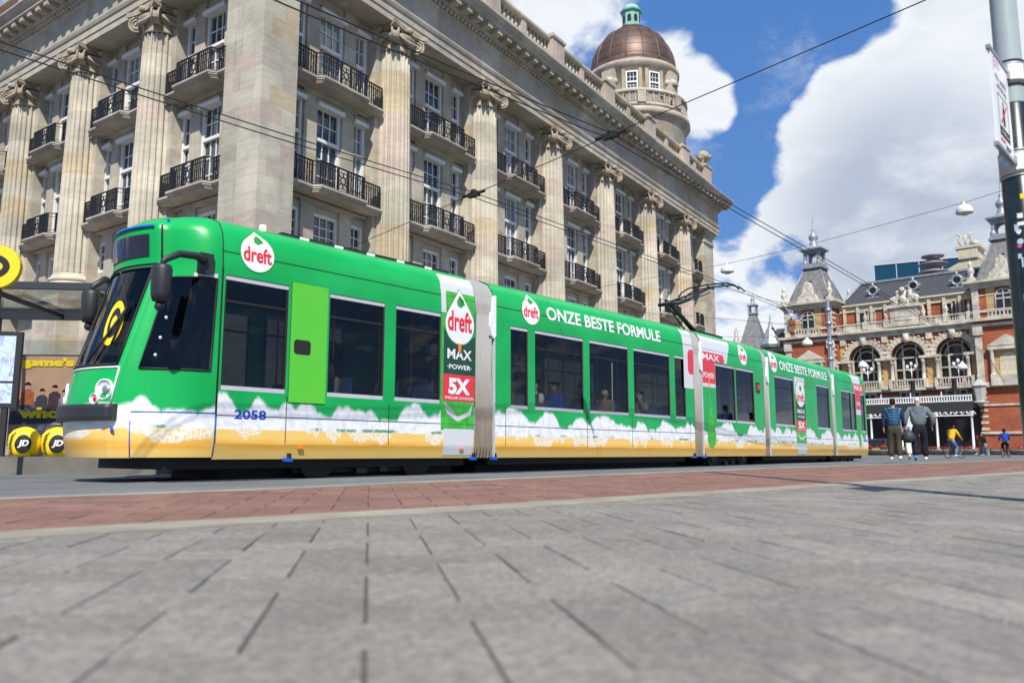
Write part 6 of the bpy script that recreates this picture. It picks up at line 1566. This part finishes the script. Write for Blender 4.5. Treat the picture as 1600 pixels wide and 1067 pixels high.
# two big yellow bags
def bag_thing(label, X, Y, rz):
    t = thing('yellow_bag', label, 'bag', (X, Y, pz(Y)), rz, 'yellow printed bags at the platform edge')
    mb = MB(); rr = random.Random(int(X * 100))
    prof = [(.02, 0), (.235, .01), (.285, .10), (.30, .22), (.275, .36), (.20, .44), (.10, .48), (.02, .50)]; n = 20
    for r_, z in [(0, 0)]: pass
    vs = [(r_ * (1 + .04 * sin(3 * a + z * 9)) * cos(a) * .86, r_ * .66 * (1 + .03 * sin(5 * a)) * sin(a), z + .012 * sin(4 * a)) for r_, z in prof for a in [2 * pi * k / n for k in range(n)]]
    mb.add(vs, [(i * n + k, i * n + (k + 1) % n, (i + 1) * n + (k + 1) % n, (i + 1) * n + k) for i in range(len(prof) - 1) for k in range(n)], 0, True); mb.build('sack', 'yellow', t)
    def onb(u, v, o=.012):                                    # project a label point on the round front
        z = v; r_ = 0
        for (r0_, z0_), (r1_, z1_) in zip(prof[1:], prof[2:]):
            if z0_ <= z <= z1_: r_ = r0_ + (r1_ - r0_) * (z - z0_) / (z1_ - z0_)
        a = u / .30 - pi / 2; return (r_ * cos(a) * .86 * (1 + .04 * sin(3 * a + z * 9)) , (r_ * .66 * (1 + .03 * sin(5 * a))) * sin(a) - o, z)
    k_ = 24; mb = MB()
    ring = [onb(.06, .22)]
    for rr_ in (.06, .11, .155): ring += [onb(.06 + rr_ * cos(2 * pi * k / k_), .22 + rr_ * sin(2 * pi * k / k_)) for k in range(k_)]
    mb.add(ring, [(0, 1 + k, 1 + (k + 1) % k_) for k in range(k_)] + [(1 + i * k_ + k, 1 + i * k_ + (k + 1) % k_, 1 + (i + 1) * k_ + (k + 1) % k_, 1 + (i + 1) * k_ + k) for i in range(2) for k in range(k_)])
    mb.build('round_logo', 'rubber', t, recalc=False)
    vs, fs = text2d('JD', .20, .13, .05); MB().add([onb(.06 - .10 + a + b2 * .25, .22 - .065 + b2, .022) for a, b2 in vs], fs).build('logo_lettering', 'white', t, recalc=False)
    vs, fs = text2d('FORWARD', .40, .085, .04); MB().add([onb(-.13 - b2 * .9 - .02 * sin(a * 7), .04 + a * .95, .016) for a, b2 in vs], fs).build('side_lettering', 'rubber', t, recalc=False)
bag_thing('bulging yellow bag with a round black logo, left one of the pair', -8.23, 13.62, R(10)); bag_thing('bulging yellow bag with a round black logo, right one by the tram nose', -7.72, 13.70, R(14))

# ------------------------------------------------------------------ lamp pole with sign at the right
PX, PY = 3.16, 4.80
pole = thing('street_pole', 'thick street pole, pale grey above and dark green below, with old stickers', 'pole', (PX, PY, gz(PY)))
M['polegrey'] = P('pale grey pole paint', (.34, .40, .40), .4, var=.1, vscale=3); M['poledark'] = P('dark green pole paint', (.008, .016, .016), .28, var=.5, vscale=14, coat=.2)
MB().lathe([(.076, 2.44), (.073, 4.2), (.066, 8.5)], 28).build('upper_shaft', 'polegrey', pole)
MB().lathe([(.100, 0), (.100, .6), (.094, 2.44), (.080, 2.455)], 28).build('lower_shaft', 'poledark', pole)
for z, rb in ((2.65, .077), (2.06, .0955)):
    bnd = MB().lathe([(rb - .004, z - .07), (rb + .007, z - .068), (rb + .007, z + .068), (rb - .004, z + .07)], 28).build('clamp_band', 'steel', pole)
    MB().lathe([(rb + .009, z - .05), (rb + .010, z + .05)], 16, a0=R(232), a1=R(300)).build('white_label', 'white', bnd)
    for q in (-.08, .08): MB().lathe([(rb, z + q - .006), (rb + .009, z + q), (rb, z + q + .006)], 24).build('band_strap', 'navy cotton' if z > 2.3 else 'steel', bnd)
def sticker(a, z, w, h, mat, shape='r'):
    r = .0985; A = R(a); z += .50
    if shape == 'r': pts = [(-w / 2, -h / 2), (w / 2, -h / 2), (w / 2, h / 2), (-w / 2, h / 2)]
    elif shape == 'o': pts = [(w / 2 * cos(2 * pi * k / 14), h / 2 * sin(2 * pi * k / 14)) for k in range(14)]
    else: pts = [(0, -h / 2), (w * .5, 0), (w * .42, h * .38), (w * .2, h * .45), (0, h * .25), (-w * .2, h * .45), (-w * .42, h * .38), (-w * .5, 0)]
    MB().add([(r * cos(A + u / r), r * sin(A + u / r), z + v) for u, v in pts], [tuple(range(len(pts)))]).build('sticker', mat, pole, recalc=False)
M['pink'] = P('pink sticker', (.75, .08, .45), .5); M['palesticker'] = P('pale blue sticker', (.45, .60, .65), .5)
for a, z, w, h, m_, sh_ in ((222, 1.12, .03, .035, 'white', 'h'), (224, 1.06, .036, .036, 'palesticker', 'o'), (221, 1.03, .028, .024, 'pink', 'h'), (232, 1.17, .04, .022, 'white', 'r'), (216, 1.15, .025, .04, 'palesticker', 'r'), (219, .97, .02, .03, 'palesticker', 'r'), (238, .93, .05, .06, 'palesticker', 'r'), (235, .71, .05, .045, 'yellow', 'r'), (246, 1.34, .035, .03, 'yellow', 'r'), (228, .62, .02, .02, 'white', 'o'), (230, 1.22, .03, .03, 'white', 'r')): sticker(a, z, w, h, m_, sh_)
# the sign stands out from the pole towards the tram side
sg = thing('prohibition_sign', 'white sign reading No public drinking with a crossed-out bottle, clamped to the pole', 'sign', (PX - .075, PY - .08, gz(PY)), R(227))
SW, Z0, Z1 = .42, 2.06, 2.63
MB().box(.0, SW, -.006, .006, Z0, Z1).build('sign_plate', 'white', sg)
for zr_ in (Z1, Z0 - .022): MB().box(-.04, SW + .03, -.012, .012, zr_, zr_ + .022).build('sign_rail', 'steel', sg)
def sface(u0, u1, z0, z1, mat, name, y=.0075): return MB().quad((SW - u0, y, z0), (SW - u1, y, z0), (SW - u1, y, z1), (SW - u0, y, z1)).build(name, mat, sg, recalc=False)
def stext(body, u, z, w, h, mat, y=.0085, bold=.01, name='sign_lettering'):
    vs, fs = text2d(body, w, h, bold); MB().add([(SW - u - a, y, z + b2) for a, b2 in vs], fs).build(name, mat, sg, recalc=False)
def zs(z): return Z0 + (z - 1.545) * (Z1 - Z0) / .785
_sf, _st = sface, stext
def sface(u0, u1, z0, z1, *a): return _sf(u0, u1, zs(z0), zs(z1), *a)
def stext(body, u, z, w, h, *a, **k): return _st(body, u, zs(z), w, h * .764, *a, **k)
fr_ = MB()
for a in ((.09, .34, 2.005, 2.012), (.09, .34, 1.73, 1.737), (.09, .097, 1.73, 2.012), (.333, .34, 1.73, 2.012)): fr_.quad((SW - a[0], .0075, zs(a[2])), (SW - a[1], .0075, zs(a[2])), (SW - a[1], .0075, zs(a[3])), (SW - a[0], .0075, zs(a[3])))
fr_.build('sign_frame', 'rubber', sg, recalc=False)
sface(.09, .34, 1.655, 1.727, 'rubber', 'sign_bar'); stext('€100 fine', .115, 1.675, .20, .03, 'white'); stext('No public', .07, 2.115, .27, .05, 'rubber'); stext('drinking', .09, 2.045, .23, .05, 'rubber')
for i in range(3): stext('x', .05, 2.28 - i * .035, .025, .025, 'redletter', bold=.04)
for z, w_ in ((2.283, .09), (2.248, .11)): sface(.09, .09 + w_, z, z + .006, 'redletter', 'sign_small_print')
vs = [(-.022, 0), (.022, 0), (.022, .13), (.009, .16), (.009, .215), (-.009, .215), (-.009, .16), (-.022, .13)]
MB().add([(SW - .215 - a, .008, zs(1.765 + b2)) for a, b2 in vs], [tuple(range(8))]).build('bottle_symbol', 'rubber', sg, recalc=False)
MB().quad((SW - .13, .0095, zs(1.775)), (SW - .155, .0095, zs(1.775)), (SW - .305, .0095, zs(1.965)), (SW - .28, .0095, zs(1.965))).build('red_stroke', 'redletter', sg, recalc=False)
sface(.09, .20, 1.605, 1.63, 'redletter', 'sign_mark'); sface(.21, .34, 1.590, 1.604, 'rubber', 'sign_mark'); sface(.21, .31, 1.570, 1.580, 'rubber', 'sign_mark')
for z in (Z0 + .0, Z1 - .02): MB().box(-.06, .02, -.02, .02, z - .02, z + .03).build('sign_bracket', 'steel', sg)

# ------------------------------------------------------------------ overhead line, span wires and hanging lamps
def wire(name, label, pts, r=.011, sag=0., cat='wire', mat='rubber', group=None):
    P_ = []
    for a, b2 in zip(pts, pts[1:]):
        a, b2 = Vector(a), Vector(b2); n = 10
        for i in range(n): f = i / n; p = a + (b2 - a) * f; p.z -= sag * 4 * f * (1 - f); P_.append(p)
    P_.append(Vector(pts[-1])); o = MB().tube(P_, r, 5).build(name, mat); return tag(o, label, cat, group)
for dz, lb in ((0., 'lower contact wire of the pair right above the green tram'), (.10, 'upper wire of the pair right above the green tram')):
    wire('contact_wire', lb, [tw(-14, 1.2, 5.12 + dz), tw(-.7, 1.2, 5.16 + dz), tw(5.79, 1.2, 5.33 + dz), tw(17.7, 1.25, 5.26 + dz), tw(36, 2.2, 5.2 + dz), tw(60, 5, 5.2 + dz)], .0095, .02)
for dz, lb in ((0., 'lower contact wire over the empty near track'), (.11, 'upper wire over the empty near track')):
    wire('contact_wire', lb, [tw(-14, -2.4, 5.0 + dz), tw(-.86, -2.4, 5.05 + dz), tw(5.31, -2.4, 5.43 + dz), tw(13.5, -2.4, 5.13 + dz), tw(40, -1.2, 5.15 + dz), tw(60, 1.5, 5.15 + dz)], .0095, .02)
jA, jB = tw(5.79, 1.2, 5.40), tw(5.31, -2.4, 5.50); dv = (jB - jA)
wire('span_wire', 'cross span wire carrying both contact wire pairs, tied to the stone facade', [jA - dv * 3.05, jA, jB, jB + dv * 2.2], .008, .01)
for q, lb in ((jA, 'clamp and insulator on the span wire above the tram'), (jB, 'clamp and insulator on the span wire over the near track')):
    mb = MB(); mb.box(-.14, .14, -.05, .05, -.06, .03); mb.lathe([(.04, .02), (.07, .06), (.03, .1)], 8); mb.tube([(-.3, 0, .0), (.3, 0, .0)], .03, 6); tag(mb.build('wire_clamp', 'rubber', None, q, TRZ + R(90)), lb, 'clamp')
tag(MB().tube([jB + dv * (1.45 + .02 * k) for k in range(12)], [.012, .035, .035, .02, .035, .035, .02, .035, .035, .02, .03, .012], 8).build('insulator', 'rubber'), 'string of dark insulators on the span wire near the top of the view', 'insulator')
def px3(x, y, Y):
    a = (x - 800) / 1250; b2 = (533.5 - y) / 1250; cp, sp = cos(R(7.95)), sin(R(7.95)); k = Y / (cp - b2 * sp); return Vector((a * k, Y, .30 + (sp + b2 * cp) * k))
lampA, lampB = px3(1136, 412, 37), px3(1506, 317, 30)
wire('span_wire', 'long span wire with two white hanging lamps across the square', [px3(700, 466, 48), px3(900, 456, 42), lampA, px3(1244, 388, 34.5), lampB, px3(1620, 281, 28), px3(1900, 190, 24)], .010, 0.)
wire('span_wire', 'thin span wire low across the square behind the tram', [px3(880, 480, 50), px3(1120, 497, 48), px3(1240, 508, 46), px3(1330, 504, 46), px3(1640, 470, 40)], .012)
wire('span_wire', 'thin span wire passing in front of the theatre attic', [px3(1120, 448, 48), px3(1232, 476, 48), px3(1298, 492, 48), px3(1450, 484, 46), px3(1640, 470, 44)], .013)
wire('span_wire', 'thin span wire crossing the top of the corner facade', [px3(-40, 60, 20), px3(-10, 62, 19.6)], .010) if False else None
def hang_lamp(label, p, s=1.0):
    t = thing('hanging_lamp', label, 'street lamp', p, 0, 'white bell lamps hung over the square')
    MB().lathe([(.30 * s, -.42 * s), (.31 * s, -.36 * s), (.29 * s, -.24 * s), (.20 * s, -.12 * s), (.07 * s, -.06 * s), (.05 * s, .02 * s), (.001, .03 * s)], 20).build('lamp_shade', P('white enamel', (.66, .67, .65), .35), t)
    MB().lathe([(.28 * s, -.415 * s), (.10 * s, -.50 * s), (.001, -.51 * s)], 16).build('lamp_diffuser', P('lamp opal', (.45, .46, .44), .3), t)
    MB().box(-.10 * s, .10 * s, -.02, .02, -.02, .03).tube([(-.08 * s, 0, 0), (-.08 * s, 0, -.10 * s)], .012, 5).tube([(.08 * s, 0, 0), (.08 * s, 0, -.10 * s)], .012, 5).build('hanger', 'steel', t)
hang_lamp('white bell lamp hanging from the span wire at the pantograph', lampA, 1.0); hang_lamp('white bell lamp hanging in the open sky left of the street pole', lampB, 1.0)
for x, y, Y, lb in ((1261, 528, 55, 'small white bell lamp in front of the left theatre tower'), (1348, 564, 62, 'small white bell lamp in front of the left arched window'), (1503, 566, 60, 'small white bell lamp in front of the right arched window')):
    q = px3(x, y, Y); hang_lamp(lb, q, 1.15)
    wire('lamp_wire', lb.replace('small white bell lamp', 'thin wire holding the bell lamp'), [q + Vector((-7, 1, .25)), q, q + Vector((7, -1, .3))], .010)
# grey line mast beyond the tram, and two black columns by the theatre
q = px3(1293, 470, 58)
ms = thing('line_mast', 'slim grey overhead line mast rising behind the rear of the tram', 'mast', (q.x, q.y, rgz(58)))
MB().lathe([(.19, 0), (.19, 2.0), (.17, 6.5), (.14, 7.0), (.13, q.z)], 14).build('shaft', 'steel', ms)
for z in (q.z - .9, q.z - 1.9, 8.0, 6.9): MB().lathe([(.15, z), (.22, z + .03), (.22, z + .2), (.15, z + .23)], 12).build('collar', 'steel', ms)
for x_, lb in ((14.2, 'black slim column on the canopy above the head of the man in the white cap'), (18.15, 'black slim column on the canopy in front of the right mezzanine window')):
    q = tc_ + Vector((sin(R(TA)), cos(R(TA)), 0)) * x_ + Vector((-cos(R(TA)), sin(R(TA)), 0)) * -1.5
    t = MB().lathe([(.30, 5.0), (.30, 5.1), (.24, 5.15), (.24, 7.6), (.27, 7.65), (.27, 7.9)], 14).build('black_column', 'black', None, (q.x, q.y, 0)); tag(t, lb, 'column', 'black columns on the theatre canopy')
